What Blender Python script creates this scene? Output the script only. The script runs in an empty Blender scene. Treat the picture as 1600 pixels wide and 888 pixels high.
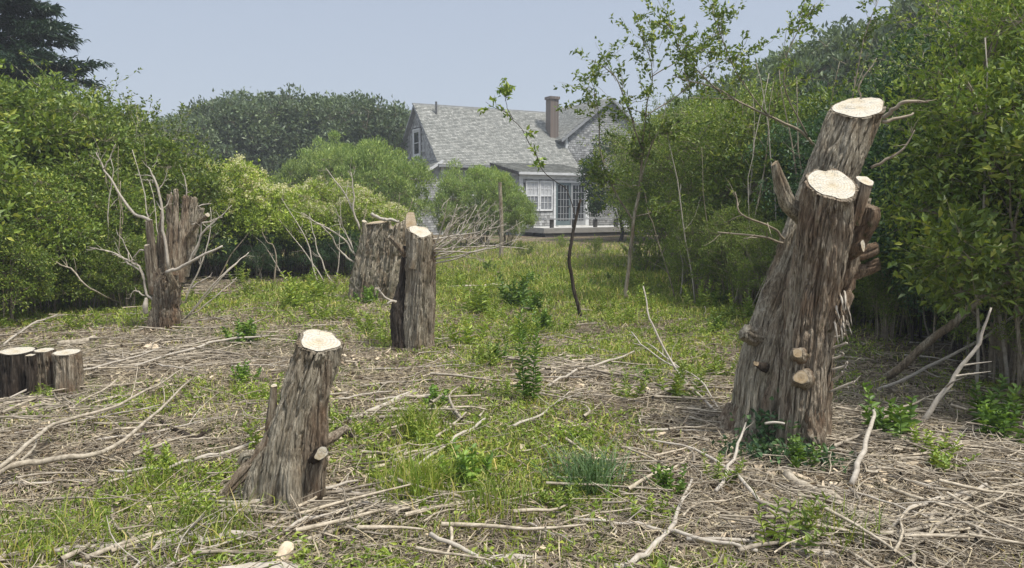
import bpy, math, random
import numpy as np
from mathutils import Vector, Matrix
random.seed(7)
SC = bpy.context.scene
COL = SC.collection

# ------------------------------------------------------------------ camera
CAMZ, FPX = 1.6, 1160.0
TH = math.atan((444 - 320) / FPX)
cd = bpy.data.cameras.new('camera'); cam = bpy.data.objects.new('camera', cd); COL.objects.link(cam)
cam.location = (0, 0, CAMZ); cam.rotation_euler = (math.pi / 2 - TH, 0, 0)
cd.sensor_width = 36; cd.lens = FPX / 1600 * 36; cd.clip_end = 2000; cd.clip_start = 0.05
SC.camera = cam

# ------------------------------------------------------------------ world, sun, exposure
SUNV = Vector((0.45, -0.25, 1.0)).normalized()
wd = bpy.data.worlds.new("World"); SC.world = wd; wd.use_nodes = True
nt = wd.node_tree; nt.nodes.clear()
out = nt.nodes.new('ShaderNodeOutputWorld')
sky = nt.nodes.new('ShaderNodeTexSky'); sky.sky_type = 'NISHITA'; sky.sun_disc = False
sky.sun_elevation = math.asin(SUNV.z); sky.sun_rotation = math.atan2(SUNV.x, SUNV.y); sky.dust_density = 3
b1 = nt.nodes.new('ShaderNodeBackground'); b1.inputs[1].default_value = 0.08
nt.links.new(sky.outputs[0], b1.inputs[0])
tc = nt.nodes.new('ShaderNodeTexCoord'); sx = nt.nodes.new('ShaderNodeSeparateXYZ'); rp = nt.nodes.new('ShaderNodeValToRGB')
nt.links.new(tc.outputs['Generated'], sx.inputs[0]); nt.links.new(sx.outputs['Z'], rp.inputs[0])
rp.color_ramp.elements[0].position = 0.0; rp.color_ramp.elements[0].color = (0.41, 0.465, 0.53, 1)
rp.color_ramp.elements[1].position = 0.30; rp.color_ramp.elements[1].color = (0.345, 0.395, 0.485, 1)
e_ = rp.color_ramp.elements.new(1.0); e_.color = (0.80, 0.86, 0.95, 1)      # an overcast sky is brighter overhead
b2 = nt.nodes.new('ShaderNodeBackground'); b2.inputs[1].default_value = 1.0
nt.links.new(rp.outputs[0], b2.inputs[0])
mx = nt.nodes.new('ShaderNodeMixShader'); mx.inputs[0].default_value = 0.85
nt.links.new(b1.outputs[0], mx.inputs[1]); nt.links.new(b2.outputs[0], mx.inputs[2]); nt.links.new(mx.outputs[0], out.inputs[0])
sd = bpy.data.lights.new('sun', 'SUN'); sd.energy = 2.9; sd.angle = math.radians(9); sd.color = (1, 0.95, 0.86)
so = bpy.data.objects.new('sun', sd); COL.objects.link(so); so.rotation_euler = SUNV.to_track_quat('Z', 'Y').to_euler()
SC.view_settings.view_transform = 'Standard'; SC.view_settings.look = 'None'
SC.view_settings.exposure = 0.55; SC.view_settings.gamma = 1; SC.view_settings.use_curve_mapping = False

# ------------------------------------------------------------------ numeric helpers
def vnoise(p, seed=0):
    p = np.asarray(p, dtype=np.float64)
    i = np.floor(p).astype(np.int64); f = p - i; f = f * f * (3 - 2 * f)
    r = 0
    for dx in (0, 1):
        for dy in (0, 1):
            for dz in (0, 1):
                h = ((i[..., 0] + dx) * 73856093) ^ ((i[..., 1] + dy) * 19349663) ^ ((i[..., 2] + dz) * 83492791) ^ (seed * 2654435761)
                h = (h ^ (h >> 13)) & 0xffffffff
                h = (h * 1274126177) & 0xffffffff
                h = (h ^ (h >> 16)) & 0xffff
                w = (f[..., 0] if dx else 1 - f[..., 0]) * (f[..., 1] if dy else 1 - f[..., 1]) * (f[..., 2] if dz else 1 - f[..., 2])
                r = r + w * (h / 65535.0)
    return r
def n2(x, y, s, seed=0):
    return vnoise(np.stack([np.asarray(x, float) / s, np.asarray(y, float) / s, np.zeros_like(np.asarray(x, float)) + 0.5], -1), seed)
def hgt(x, y):
    x = np.asarray(x, float); y = np.asarray(y, float)
    k = np.clip((34 - y) / 10, 0, 1)
    return k * (0.22 * (n2(x, y, 5, 3) - 0.5) + 0.10 * (n2(x, y, 1.3, 4) - 0.5) + 0.04 * (n2(x, y, 0.35, 5) - 0.5))
def ray(px, py):
    a = (px - 800) / FPX; b = (444 - py) / FPX
    return a, math.cos(TH) + b * math.sin(TH), -math.sin(TH) + b * math.cos(TH)
def W(px, py, D):
    a, b, c = ray(px, py); s = D / b
    return np.array([a * s, D, CAMZ + c * s])
def G(px, py, dz=0.0):
    a, b, c = ray(px, py); z = 0
    for _ in range(8):
        s = (z - CAMZ) / c; x, y = a * s, b * s
        z = 0.5 * z + 0.5 * float(hgt(x, y))
    return np.array([x, y, float(hgt(x, y)) + dz])
def nrm(v):
    return v / np.maximum(np.linalg.norm(v, axis=-1, keepdims=True), 1e-9)

# ------------------------------------------------------------------ object helpers
def mesh(name, V, quads=None, tris=None, mats=(), mi=None, smooth=True):
    me = bpy.data.meshes.new(name)
    V = np.asarray(V, dtype=np.float32).reshape(-1, 3)
    me.vertices.add(len(V)); me.vertices.foreach_set('co', V.ravel())
    q = np.zeros((0, 4), np.int32) if quads is None else np.asarray(quads, np.int32).reshape(-1, 4)
    t = np.zeros((0, 3), np.int32) if tris is None else np.asarray(tris, np.int32).reshape(-1, 3)
    idx = np.concatenate([q.ravel(), t.ravel()])
    me.loops.add(len(idx)); me.loops.foreach_set('vertex_index', idx)
    st = np.concatenate([np.arange(len(q)) * 4, len(q) * 4 + np.arange(len(t)) * 3]).astype(np.int32)
    me.polygons.add(len(st)); me.polygons.foreach_set('loop_start', st)
    me.polygons.foreach_set('use_smooth', np.full(len(st), smooth))
    for m in mats: me.materials.append(m)
    if mi is not None: me.polygons.foreach_set('material_index', np.asarray(mi, np.int32))
    me.update(calc_edges=True); me.validate()
    return me
def link(name, me, parent=None, loc=None):
    o = bpy.data.objects.new(name, me); COL.objects.link(o)
    if parent is not None: o.parent = parent
    if loc is not None: o.location = tuple(loc)
    return o
def tag(o, label=None, cat=None, group=None, kind=None):
    if label: o['label'] = label
    if cat: o['category'] = cat
    if group: o['group'] = group
    if kind: o['kind'] = kind
    return o
def empty(name, loc=(0, 0, 0), rz=0, label=None, cat=None, group=None):
    o = bpy.data.objects.new(name, None); COL.objects.link(o); o.location = tuple(loc); o.rotation_euler = (0, 0, rz)
    return tag(o, label, cat, group)
def copy_tree(o, parent=None):
    c = o.copy(); COL.objects.link(c)
    if parent is not None: c.parent = parent
    for ch in list(o.children): copy_tree(ch, c)
    return c

class MB:
    def __init__(s): s.V = []; s.Q = []; s.T = []; s.n = 0
    def add(s, V, Q=None, T=None):
        V = np.asarray(V, float).reshape(-1, 3)
        if Q is not None and len(Q): s.Q.append(np.asarray(Q) + s.n)
        if T is not None and len(T): s.T.append(np.asarray(T) + s.n)
        s.V.append(V); s.n += len(V); return s
    def box(s, x0, x1, y0, y1, z0, z1):
        V = [(x, y, z) for x in (x0, x1) for y in (y0, y1) for z in (z0, z1)]
        return s.add(V, [(0, 1, 3, 2), (4, 6, 7, 5), (0, 4, 5, 1), (2, 3, 7, 6), (0, 2, 6, 4), (1, 5, 7, 3)])
    def build(s, name, mat, parent=None, loc=None, smooth=False):
        V = np.concatenate(s.V)
        if loc is not None: V = V - np.asarray(loc)
        me = mesh(name, V, np.concatenate(s.Q) if s.Q else None, np.concatenate(s.T) if s.T else None, [mat], smooth=smooth)
        return link(name, me, parent, loc)

def tubes(P, R, S=4, rng=None):
    """P [N,K,3] paths, R [N,K] radii -> verts, quads"""
    P = np.asarray(P, float); R = np.asarray(R, float)
    N, K, _ = P.shape
    T = nrm(np.gradient(P, axis=1))
    m = nrm(T.mean(axis=1)); ref = np.where(np.abs(m[:, 2:3]) > 0.8, np.array([[1., 0, 0]]), np.array([[0, 0, 1.]]))
    A = nrm(np.cross(T, ref[:, None, :])); B = np.cross(T, A)
    ang = np.arange(S) * 2 * math.pi / S
    V = P[:, :, None, :] + R[:, :, None, None] * (A[:, :, None, :] * np.cos(ang)[None, None, :, None] + B[:, :, None, :] * np.sin(ang)[None, None, :, None])
    n = np.arange(N)[:, None, None] * K * S; k = np.arange(K - 1)[None, :, None] * S; j = np.arange(S)[None, None, :]
    j2 = (j + 1) % S
    Q = np.stack([n + k + j, n + k + j2, n + k + S + j2, n + k + S + j], -1).reshape(-1, 4)
    return V.reshape(-1, 3), Q
def tube1(pts, radii, S=8, K=None, wig=0.0, seed=0, cap=True):
    """one smooth tube through pts"""
    pts = np.asarray(pts, float)
    K = K or max(4, (len(pts) - 1) * 5 + 1)
    P, R = crom(pts, radii, K)
    if wig:
        s = np.linspace(0, 1, K)[:, None] * len(pts) * 2.3
        P = P + wig * (vnoise(np.concatenate([s, s * 0 + seed, s * 0], 1), seed)[:, None] - 0.5) * np.array([1, 0.3, 0.4]) \
              + wig * (vnoise(np.concatenate([s, s * 0 + seed + 9, s * 0], 1), seed + 1)[:, None] - 0.5) * np.array([0, .6, 1])
    V, Q = tubes(P[None], R[None], S)
    T = []
    if cap:
        V = np.concatenate([V, P[:1], P[-1:]])
        c0, c1 = len(V) - 2, len(V) - 1
        for j in range(S):
            T.append((c0, (j + 1) % S, j)); T.append((c1, (K - 1) * S + j, (K - 1) * S + (j + 1) % S))
    return V, Q, T
def crom(pts, radii, K):
    pts = np.asarray(pts, float); n = len(pts)
    ext = np.concatenate([[2 * pts[0] - pts[1]], pts, [2 * pts[-1] - pts[-2]]])
    t = np.linspace(0, n - 1, K); i = np.minimum(t.astype(int), n - 2); f = (t - i)[:, None]
    p0, p1, p2, p3 = ext[i], ext[i + 1], ext[i + 2], ext[i + 3]
    P = 0.5 * (2 * p1 + (p2 - p0) * f + (2 * p0 - 5 * p1 + 4 * p2 - p3) * f * f + (3 * p1 - p0 - 3 * p2 + p3) * f ** 3)
    R = np.interp(t, np.linspace(0, n - 1, len(radii)), radii)
    return P, R

def leaves(P, D, L, Wd, rng, up=0.5, fold=0.25, droop=0.15, hi=False):
    N = len(P); D = nrm(D)
    nrl = rng.normal(size=(N, 3)) * 0.6 + np.array([0, 0, up]); nrl = nrm(nrl - D * (nrl * D).sum(1, keepdims=True))
    S = np.cross(D, nrl)
    L = np.broadcast_to(np.asarray(L, float), (N,))[:, None]; w = np.broadcast_to(np.asarray(Wd, float), (N,))[:, None]
    tip = P + D * L - nrl * L * droop
    if hi:
        a = P + D * L * 0.28; b = P + D * L * 0.66 - nrl * L * droop * 0.4
        V = np.stack([P, a + S * w * .42 + nrl * w * fold, b + S * w * .36 + nrl * w * fold, tip, b - S * w * .36 + nrl * w * fold, a - S * w * .42 + nrl * w * fold, ], 1)
        k = np.arange(N)[:, None] * 6
        Q = np.concatenate([k + np.array([[0, 1, 2, 3]]), k + np.array([[0, 3, 4, 5]])])
        return V.reshape(-1, 3), Q, None
    mid = P + D * L * 0.42
    V = np.stack([P, mid + S * w * .5 + nrl * w * fold, tip, mid - S * w * .5 + nrl * w * fold], 1)
    k = np.arange(N)[:, None] * 4
    T = np.concatenate([k + np.array([[0, 1, 2]]), k + np.array([[0, 2, 3]])])
    return V.reshape(-1, 3), None, T

# ------------------------------------------------------------------ materials
def newmat(name):
    m = bpy.data.materials.new(name); m.use_nodes = True; n = m.node_tree
    b = n.nodes['Principled BSDF']; b.inputs['Roughness'].default_value = 0.8
    return m, n, b
def ramp(n, src, stops):
    r = n.nodes.new('ShaderNodeValToRGB'); e = r.color_ramp.elements
    while len(e) < len(stops): e.new(0.5)
    for k, (p, c) in enumerate(stops): e[k].position = p; e[k].color = (*c, 1)
    n.links.new(src, r.inputs[0]); return r.outputs[0]
def noise(n, vec, scale, detail=4, rough=0.6, dist=0.0):
    t = n.nodes.new('ShaderNodeTexNoise'); t.inputs['Scale'].default_value = scale; t.inputs['Detail'].default_value = detail
    t.inputs['Roughness'].default_value = rough; t.inputs['Distortion'].default_value = dist
    if vec is not None: n.links.new(vec, t.inputs['Vector'])
    return t.outputs['Fac']
def mapping(n, scale, kind='Object'):
    c = n.nodes.new('ShaderNodeTexCoord'); m = n.nodes.new('ShaderNodeMapping'); m.inputs['Scale'].default_value = scale
    n.links.new(c.outputs[kind], m.inputs[0]); return m.outputs[0]
def mixc(n, f, a, b, mode='MIX'):
    m = n.nodes.new('ShaderNodeMix'); m.data_type = 'RGBA'; m.blend_type = mode
    for s, v in ((m.inputs[0], f), (m.inputs[6], a), (m.inputs[7], b)):
        if isinstance(v, (int, float)): s.default_value = v
        elif isinstance(v, tuple): s.default_value = (*v, 1)
        else: n.links.new(v, s)
    return m.outputs[2]
def bump(n, b, src, strength, dist):
    k = n.nodes.new('ShaderNodeBump'); k.inputs['Strength'].default_value = strength; k.inputs['Distance'].default_value = dist
    n.links.new(src, k.inputs['Height']); n.links.new(k.outputs[0], b.inputs['Normal'])

def leafmat(name, stops, trans=0.22, rough=0.45, nscale=1.2, spec=0.4, clump=0.35):
    m, n, b = newmat(name)
    g = n.nodes.new('ShaderNodeNewGeometry')
    c = ramp(n, g.outputs['Random Per Island'], stops)
    f = noise(n, mapping(n, (1, 1, 1)), nscale, 3)
    tint = ramp(n, f, [(0.35, (0.62, 0.68, 0.75)), (0.5, (1, 1, 1)), (0.68, (1.25, 1.12, 0.75))])
    c = mixc(n, clump, c, mixc(n, 1.0, c, tint, 'MULTIPLY'))
    oi = n.nodes.new('ShaderNodeObjectInfo')
    hs = n.nodes.new('ShaderNodeHueSaturation')
    mr = n.nodes.new('ShaderNodeMapRange'); mr.inputs[3].default_value = 0.8; mr.inputs[4].default_value = 1.2
    n.links.new(oi.outputs['Random'], mr.inputs[0]); n.links.new(mr.outputs[0], hs.inputs['Value']); n.links.new(c, hs.inputs['Color'])
    c = hs.outputs[0]
    n.links.new(c, b.inputs['Base Color']); b.inputs['Roughness'].default_value = rough; b.inputs['Specular IOR Level'].default_value = spec
    tr = n.nodes.new('ShaderNodeBsdfTranslucent')
    tcol = mixc(n, 1.0, c, (1.25, 1.25, 0.5), 'MULTIPLY'); n.links.new(tcol, tr.inputs[0])
    ms = n.nodes.new('ShaderNodeMixShader'); ms.inputs[0].default_value = trans
    o = n.nodes['Material Output']
    n.links.new(b.outputs[0], ms.inputs[1]); n.links.new(tr.outputs[0], ms.inputs[2]); n.links.new(ms.outputs[0], o.inputs[0])
    return m
M = {}
M['leaf_mid'] = leafmat('leaf_mid', [(0, (0.079, 0.127, 0.026)), (.5, (0.160, 0.238, 0.038)), (.85, (0.265, 0.343, 0.059)), (1, (0.426, 0.448, 0.103))])
M['leaf_bright'] = leafmat('leaf_bright', [(0, (0.105, 0.176, 0.029)), (.5, (0.207, 0.298, 0.052)), (1, (0.384, 0.449, 0.102))])
M['leaf_privet'] = leafmat('leaf_privet', [(0, (0.140, 0.214, 0.029)), (.5, (0.299, 0.393, 0.059)), (1, (0.525, 0.606, 0.132))])
M['leaf_willow'] = leafmat('leaf_willow', [(0, (0.151, 0.236, 0.068)), (.5, (0.279, 0.381, 0.112)), (1, (0.474, 0.562, 0.203))], nscale=0.8)
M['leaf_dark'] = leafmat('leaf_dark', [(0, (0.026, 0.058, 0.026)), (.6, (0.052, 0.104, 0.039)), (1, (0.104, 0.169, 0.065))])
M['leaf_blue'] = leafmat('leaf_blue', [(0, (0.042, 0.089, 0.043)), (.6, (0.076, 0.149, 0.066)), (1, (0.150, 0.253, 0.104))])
M['leaf_far'] = leafmat('leaf_far', [(0, (0.079, 0.116, 0.064)), (.6, (0.154, 0.212, 0.112)), (1, (0.266, 0.330, 0.189))], nscale=0.5)  # lightened tones put part of the distance haze into the leaf colour
M['needle'] = leafmat('needle', [(0, (0.018, 0.044, 0.025)), (.6, (0.039, 0.078, 0.044)), (1, (0.078, 0.133, 0.070))], trans=.15)
M['weed'] = leafmat('weed', [(0, (0.147, 0.225, 0.031)), (.5, (0.256, 0.357, 0.052)), (1, (0.439, 0.492, 0.104))], nscale=6)
M['weed_dark'] = leafmat('weed_dark', [(0, (0.074, 0.146, 0.028)), (.5, (0.147, 0.252, 0.041)), (1, (0.246, 0.378, 0.069))], nscale=6)
M['grass'] = leafmat('grass', [(0, (0.119, 0.191, 0.023)), (.5, (0.237, 0.319, 0.046)), (.8, (0.373, 0.414, 0.077)), (1, (0.677, 0.559, 0.243))], nscale=1.5, clump=.6, rough=.6)
M['grass_blue'] = leafmat('grass_blue', [(0, (0.078, 0.156, 0.052)), (.5, (0.143, 0.247, 0.091)), (1, (0.260, 0.364, 0.169))], nscale=1.5)
M['flower'] = leafmat('flower', [(0, (.5, .48, .28)), (1, (.75, .72, .5))], nscale=3)
def woodmat(name, stops, sc=(30, 30, 6), bmp=0.5, rough=.85, lichen=0):
    m, n, b = newmat(name)
    g = n.nodes.new('ShaderNodeNewGeometry')
    v = mapping(n, sc)
    f = noise(n, v, 1.0, 6, .65, .3)
    c = ramp(n, f, stops)
    rnd = ramp(n, g.outputs['Random Per Island'], [(0, (.65, .62, .6)), (.5, (.95, .93, .9)), (1, (1.25, 1.2, 1.12))])
    c = mixc(n, 1.0, c, rnd, 'MULTIPLY')
    n.links.new(c, b.inputs['Base Color']); b.inputs['Roughness'].default_value = rough
    bump(n, b, f, bmp, .01); return m
M['stick'] = woodmat('stick', [(.3, (.17, .145, .11)), (.5, (.38, .335, .265)), (.72, (.60, .54, .45))], (25, 25, 25))
M['straw'] = woodmat('straw', [(.3, (.26, .215, .14)), (.5, (.44, .38, .26)), (.75, (.64, .57, .42))], (8, 8, 8))
M['leaf_litter'] = woodmat('leaf_litter', [(.3, (.14, .105, .075)), (.5, (.27, .21, .15)), (.75, (.46, .38, .28))], (8, 8, 8))
M['deadpale'] = woodmat('deadpale', [(.3, (.34, .30, .25)), (.6, (.52, .48, .42))], (25, 25, 25))
M['twig'] = woodmat('twig', [(.3, (.15, .125, .09)), (.6, (.36, .31, .24))], (12, 12, 12))
M['bark_stem'] = woodmat('bark_stem', [(.3, (.10, .085, .07)), (.6, (.22, .19, .16))], (12, 12, 12))
M['darktwig'] = woodmat('darktwig', [(.3, (.035, .03, .028)), (.7, (.09, .075, .065))], (12, 12, 12))
M['chip'] = woodmat('chip', [(.3, (.45, .36, .25)), (.6, (.66, .56, .42))], (20, 20, 20))
def barkmat(name, dark, mid, light, warm, moss=0.0, zs=3.2, fs=62):
    m, n, b = newmat(name)
    v = mapping(n, (fs, fs, zs)); f = noise(n, v, 1.0, 8, .72, .12)
    v2 = mapping(n, (5, 5, 2.2)); f2 = noise(n, v2, 1.0, 5, .6)
    v3 = mapping(n, (240, 240, 14)); f3 = noise(n, v3, 1.0, 5, .75)
    c = ramp(n, f, [(.34, dark), (.46, mid), (.64, light)])
    c2 = ramp(n, f, [(.30, tuple(x * .8 for x in dark)), (.5, warm), (.75, tuple(x * 1.5 for x in warm))])
    k = ramp(n, f2, [(.45, (0, 0, 0)), (.62, (1, 1, 1))]); c = mixc(n, k, c, c2)
    g = ramp(n, f3, [(.35, (.5, .5, .5)), (.65, (1.35, 1.35, 1.35))]); c = mixc(n, .9, c, mixc(n, 1, c, g, 'MULTIPLY'))
    if moss:
        f4 = noise(n, mapping(n, (4, 4, 3)), 1.0, 6, .75)
        km = ramp(n, f4, [(.62 - moss * .12, (0, 0, 0)), (.68 - moss * .1, (1, 1, 1))]); c = mixc(n, km, c, (.06, .085, .02))
    n.links.new(c, b.inputs['Base Color']); b.inputs['Roughness'].default_value = .92; b.inputs['Specular IOR Level'].default_value = .2
    ad = n.nodes.new('ShaderNodeMath'); ad.operation = 'ADD'; n.links.new(f, ad.inputs[0]); n.links.new(f3, ad.inputs[1])
    bump(n, b, ad.outputs[0], .9, .018); return m
M['bark'] = barkmat('bark', (0.054, 0.045, 0.034), (0.340, 0.276, 0.201), (0.708, 0.620, 0.482), (0.272, 0.187, 0.122), .12)
M['bark_gray'] = barkmat('bark_gray', (0.072, 0.060, 0.046), (0.360, 0.312, 0.234), (0.696, 0.624, 0.490), (0.288, 0.222, 0.148))
M['bark_brown'] = barkmat('bark_brown', (0.042, 0.033, 0.024), (0.239, 0.189, 0.134), (0.526, 0.468, 0.362), (0.227, 0.150, 0.094))
M['bark_dark'] = barkmat('bark_dark', (0.019, 0.016, 0.012), (0.065, 0.052, 0.041), (0.156, 0.130, 0.105), (0.065, 0.046, 0.033))
def cutmat(name, base=(.60, .565, .49)):
    m, n, b = newmat(name); N_ = n.nodes.new; c = N_('ShaderNodeTexCoord'); ob = c.outputs['Object']
    def math_(op, a, b_=None):
        k = N_('ShaderNodeMath'); k.operation = op
        for q, v in enumerate((a, b_)):
            if v is None: continue
            if isinstance(v, (int, float)): k.inputs[q].default_value = v
            else: n.links.new(v, k.inputs[q])
        return k.outputs[0]
    wv = N_('ShaderNodeTexWave'); wv.wave_type = 'RINGS'; wv.rings_direction = 'SPHERICAL'; wv.inputs['Scale'].default_value = 17; wv.inputs['Distortion'].default_value = 2.2
    wv.inputs['Detail'].default_value = 3; wv.inputs['Detail Scale'].default_value = .8; n.links.new(ob, wv.inputs['Vector'])
    col = ramp(n, wv.outputs['Fac'], [(.1, tuple(x * q for x, q in zip(base, (.88, .84, .76)))), (.55, base)])
    f = noise(n, mapping(n, (9, 9, 9)), 1, 4); col = mixc(n, .9, col, mixc(n, 1, col, ramp(n, f, [(.45, (1, 1, 1)), (.62, (.93, .86, .74)), (.75, (.76, .64, .48))]), 'MULTIPLY'))
    sw_ = noise(n, mapping(n, (14, 160, 14)), 1, 3); col = mixc(n, .7, col, mixc(n, 1, col, ramp(n, sw_, [(.38, (.8, .78, .74)), (.6, (1.08, 1.08, 1.08))]), 'MULTIPLY'))
    sp = N_('ShaderNodeSeparateXYZ'); n.links.new(ob, sp.inputs[0]); an = math_('ARCTAN2', sp.outputs[1], sp.outputs[0])
    cb = N_('ShaderNodeCombineXYZ'); n.links.new(math_('MULTIPLY', an, 2.6), cb.inputs[0]); ln = N_('ShaderNodeVectorMath'); ln.operation = 'LENGTH'; n.links.new(ob, ln.inputs[0]); n.links.new(math_('MULTIPLY', ln.outputs['Value'], 4), cb.inputs[1])
    cr = noise(n, cb.outputs[0], 2.2, 2, .5); ck = math_('LESS_THAN', math_('ABSOLUTE', math_('SUBTRACT', cr, .5)), .010); col = mixc(n, math_('MULTIPLY', ck, .75), col, tuple(x * .3 for x in base))
    dk = ramp(n, ln.outputs['Value'], [(.0, (.62, .5, .36)), (.02, (.95, .9, .8)), (.05, (1, 1, 1))]); col = mixc(n, .6, col, mixc(n, 1, col, dk, 'MULTIPLY'))
    n.links.new(col, b.inputs['Base Color']); b.inputs['Roughness'].default_value = .75; bump(n, b, sw_, .5, .003); return m
M['cut'] = cutmat('cut'); M['cut_old'] = cutmat('cut_old', (.50, .41, .29))

# ground
def groundmat():
    m, n, b = newmat('ground')
    v = mapping(n, (1, 1, 1))
    f1 = noise(n, v, 9, 6, .7); f2 = noise(n, v, 60, 6, .75); f3 = noise(n, v, .8, 4, .6)
    soil = ramp(n, f2, [(.3, (.05, .035, .024)), (.5, (.13, .10, .07)), (.7, (.27, .215, .15))])
    straw = ramp(n, f2, [(.3, (.12, .09, .06)), (.52, (.25, .20, .14)), (.72, (.42, .35, .25))])
    c = mixc(n, ramp(n, f1, [(.4, (0, 0, 0)), (.6, (1, 1, 1))]), soil, straw)
    gr = ramp(n, f2, [(.3, (.03, .05, .01)), (.6, (.09, .13, .03))])
    c = mixc(n, 1.0, c, ramp(n, noise(n, v, 3.2, 5, .65), [(.38, (.5, .46, .42)), (.5, (1, 1, 1)), (.66, (1.55, 1.5, 1.4))]), 'MULTIPLY')
    c = mixc(n, ramp(n, f3, [(.5, (0, 0, 0)), (.62, (.8, .8, .8))]), c, gr)
    n.links.new(c, b.inputs['Base Color']); b.inputs['Roughness'].default_value = .95; b.inputs['Specular IOR Level'].default_value = .1
    bump(n, b, f2, .9, .03); return m
M['ground'] = groundmat()

# ------------------------------------------------------------------ terrain
def grow(a, b, lin, far):
    o = list(lin); st = lin[1] - lin[0]; x = lin[-1]
    while x < far: st *= 1.35; x += st; o.append(x)
    return o
xr = grow(0, 0, list(np.linspace(0, 13, 131)), 380); xs = np.array([-x for x in xr[:0:-1]] + xr)
ys = np.array([-400, -200, -90, -40, -15, -6] + grow(0, 0, list(np.linspace(-2, 22, 241)), 420))
X, Y = np.meshgrid(xs, ys, indexing='ij'); Z = hgt(X, Y)
nx, ny = X.shape; ii, jj = np.meshgrid(np.arange(nx - 1), np.arange(ny - 1), indexing='ij'); k0 = (ii * ny + jj).ravel()
gm = mesh('ground', np.stack([X, Y, Z], -1).reshape(-1, 3), np.stack([k0, k0 + ny, k0 + ny + 1, k0 + 1], 1), None, [M['ground']])
tag(link('ground', gm), kind='structure')

# ------------------------------------------------------------------ density fields
rng = np.random.default_rng(11)
def blobs(x, y, L):
    r = np.zeros_like(x)
    for px, py, rx, ry, s in L:
        g = G(px, py); r += s * np.exp(-((x - g[0]) / rx) ** 2 - ((y - g[1]) / ry) ** 2)
    return r
GREEN = [(1000, 440, 4, 5, .5), (850, 400, 5, 8, .5), (110, 480, 2.6, 1.6, .55), (470, 455, 1.0, 1.4, .4), (760, 460, 1.2, 1.4, .4), (280, 640, .6, .6, .25),
         (270, 770, .6, .4, .15), (680, 690, .5, .5, .3), (960, 760, .5, .3, .12), (870, 650, .6, .6, .15), (1050, 570, .8, 1, .3), (750, 560, .5, .5, .2), (60, 850, .5, .3, .15), (640, 770, .3, .4, .3), (1010, 700, .5, .5, .3),
         (430, 640, .4, .5, .15), (1150, 480, 2, 2, .3)]
BARE = [(1440, 760, 1.3, .9, -0.49), (1350, 700, .8, .8, -0.35), (200, 570, 2.2, 1.0, -0.42), (600, 590, .8, .7, -0.17), (920, 600, .6, .7, -0.24), (540, 745, .6, .4, -0.17), (330, 450, 1.2, 2.0, -0.21), (100, 690, .8, .5, -0.21), (1300, 860, 1.5, .4, -0.21), (640, 460, .6, 1.5, -0.17), (500, 800, .4, .3, -0.21), (1150, 800, .6, .4, -0.10)]
def green(x, y):
    v = 0.42 * n2(x, y, 1.1, 21) + 0.34 * n2(x, y, .38, 22) + .24 * n2(x, y, .13, 23)
    return v + .065 + blobs(x, y, GREEN) + blobs(x, y, BARE)
def scatter(n, d0=2.4, d1=30, power=1.0, w=0.95, r=rng):
    """n points in front of the camera; density thins out with distance"""
    d = d0 * (d1 / d0) ** (r.random(n) ** power); x = (r.random(n) * 2 - 1) * w * d
    return x, d

# ------------------------------------------------------------------ grass
def blades(x, y, h, w, r, lean=.35, curl=.5, K=3):
    N = len(x); z = hgt(x, y) - .01
    a = r.random(N) * 2 * math.pi; b = r.random(N) * 2 * math.pi; ln = r.random(N) * lean
    d = np.stack([np.cos(a), np.sin(a), np.zeros(N)], 1); s = np.stack([np.cos(b), np.sin(b), np.zeros(N)], 1)
    P0 = np.stack([x, y, z], 1)
    h_ = h[:, None]
    P1 = P0 + h_ * (d * ln[:, None] * .5 + np.array([0, 0, .55]))
    cu = (r.random(N) * curl)[:, None]
    P2 = P1 + h_ * (d * (ln[:, None] * .6 + cu * .5) + np.array([0, 0, .45]) * (1 - cu))
    w = w[:, None] * s * .5
    V = np.stack([P0 - w, P0 + w, P1 + w * .8, P1 - w * .8, P2], 1).reshape(-1, 3)
    k = np.arange(N)[:, None] * 5
    return V, k + np.array([[0, 1, 2, 3]]), k + np.array([[3, 2, 4]])
x, y = scatter(330000, 2.3, 32, .95)
g = green(x, y); keep = g > .42 + rng.random(len(x)) * .42; x, y, g = x[keep], y[keep], g[keep]
hh = (0.03 + .08 * rng.random(len(x)) ** 2 + np.clip(g - .6, 0, .5) * .07) * (.6 + .8 * n2(x, y, .5, 31)) * (1 + np.clip((y - 8) / 10, 0, 1.0) * .7)
V, Q, T = blades(x, y, hh, (.0035 + .0008 * np.clip(y, 0, 14)), rng, .7, .9)
tag(link('grass', mesh('grass', V, Q, T, [M['grass']])), 'short yellowish green grass in patches over the cleared ground', 'grass', kind='stuff')
print('grass blades', len(x))
x, y = scatter(26000, 2.3, 22, .85); g = green(x, y) + .25 * (n2(x, y, .25, 41) - .5); keep = g > .52 + rng.random(len(x)) * .2; x, y = x[keep], y[keep]; N = len(x)
x = np.repeat(x, 6) + rng.normal(size=N * 6) * .022; y = np.repeat(y, 6) + rng.normal(size=N * 6) * .022; N = len(x); hc = np.repeat(.02 + .07 * rng.random(N // 6) ** 1.5, 6)
V, _, T = leaves(np.stack([x, y, hgt(x, y) + hc * rng.random(N)], 1), np.concatenate([rng.normal(size=(N, 2)), .5 * np.ones((N, 1))], 1), (.022 + .022 * rng.random(N)) * (1 + np.clip(y - 6, 0, 10) * .09), (.013 + .008 * rng.random(N)) * (1 + np.clip(y - 6, 0, 10) * .09), rng, up=1.0)
tag(link('ground_cover', mesh('ground_cover', V, None, T, [M['weed']], smooth=False)), 'low broad-leaved ground cover sprouting between the twigs', 'ground cover', kind='stuff')
print('cover', N)
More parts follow.
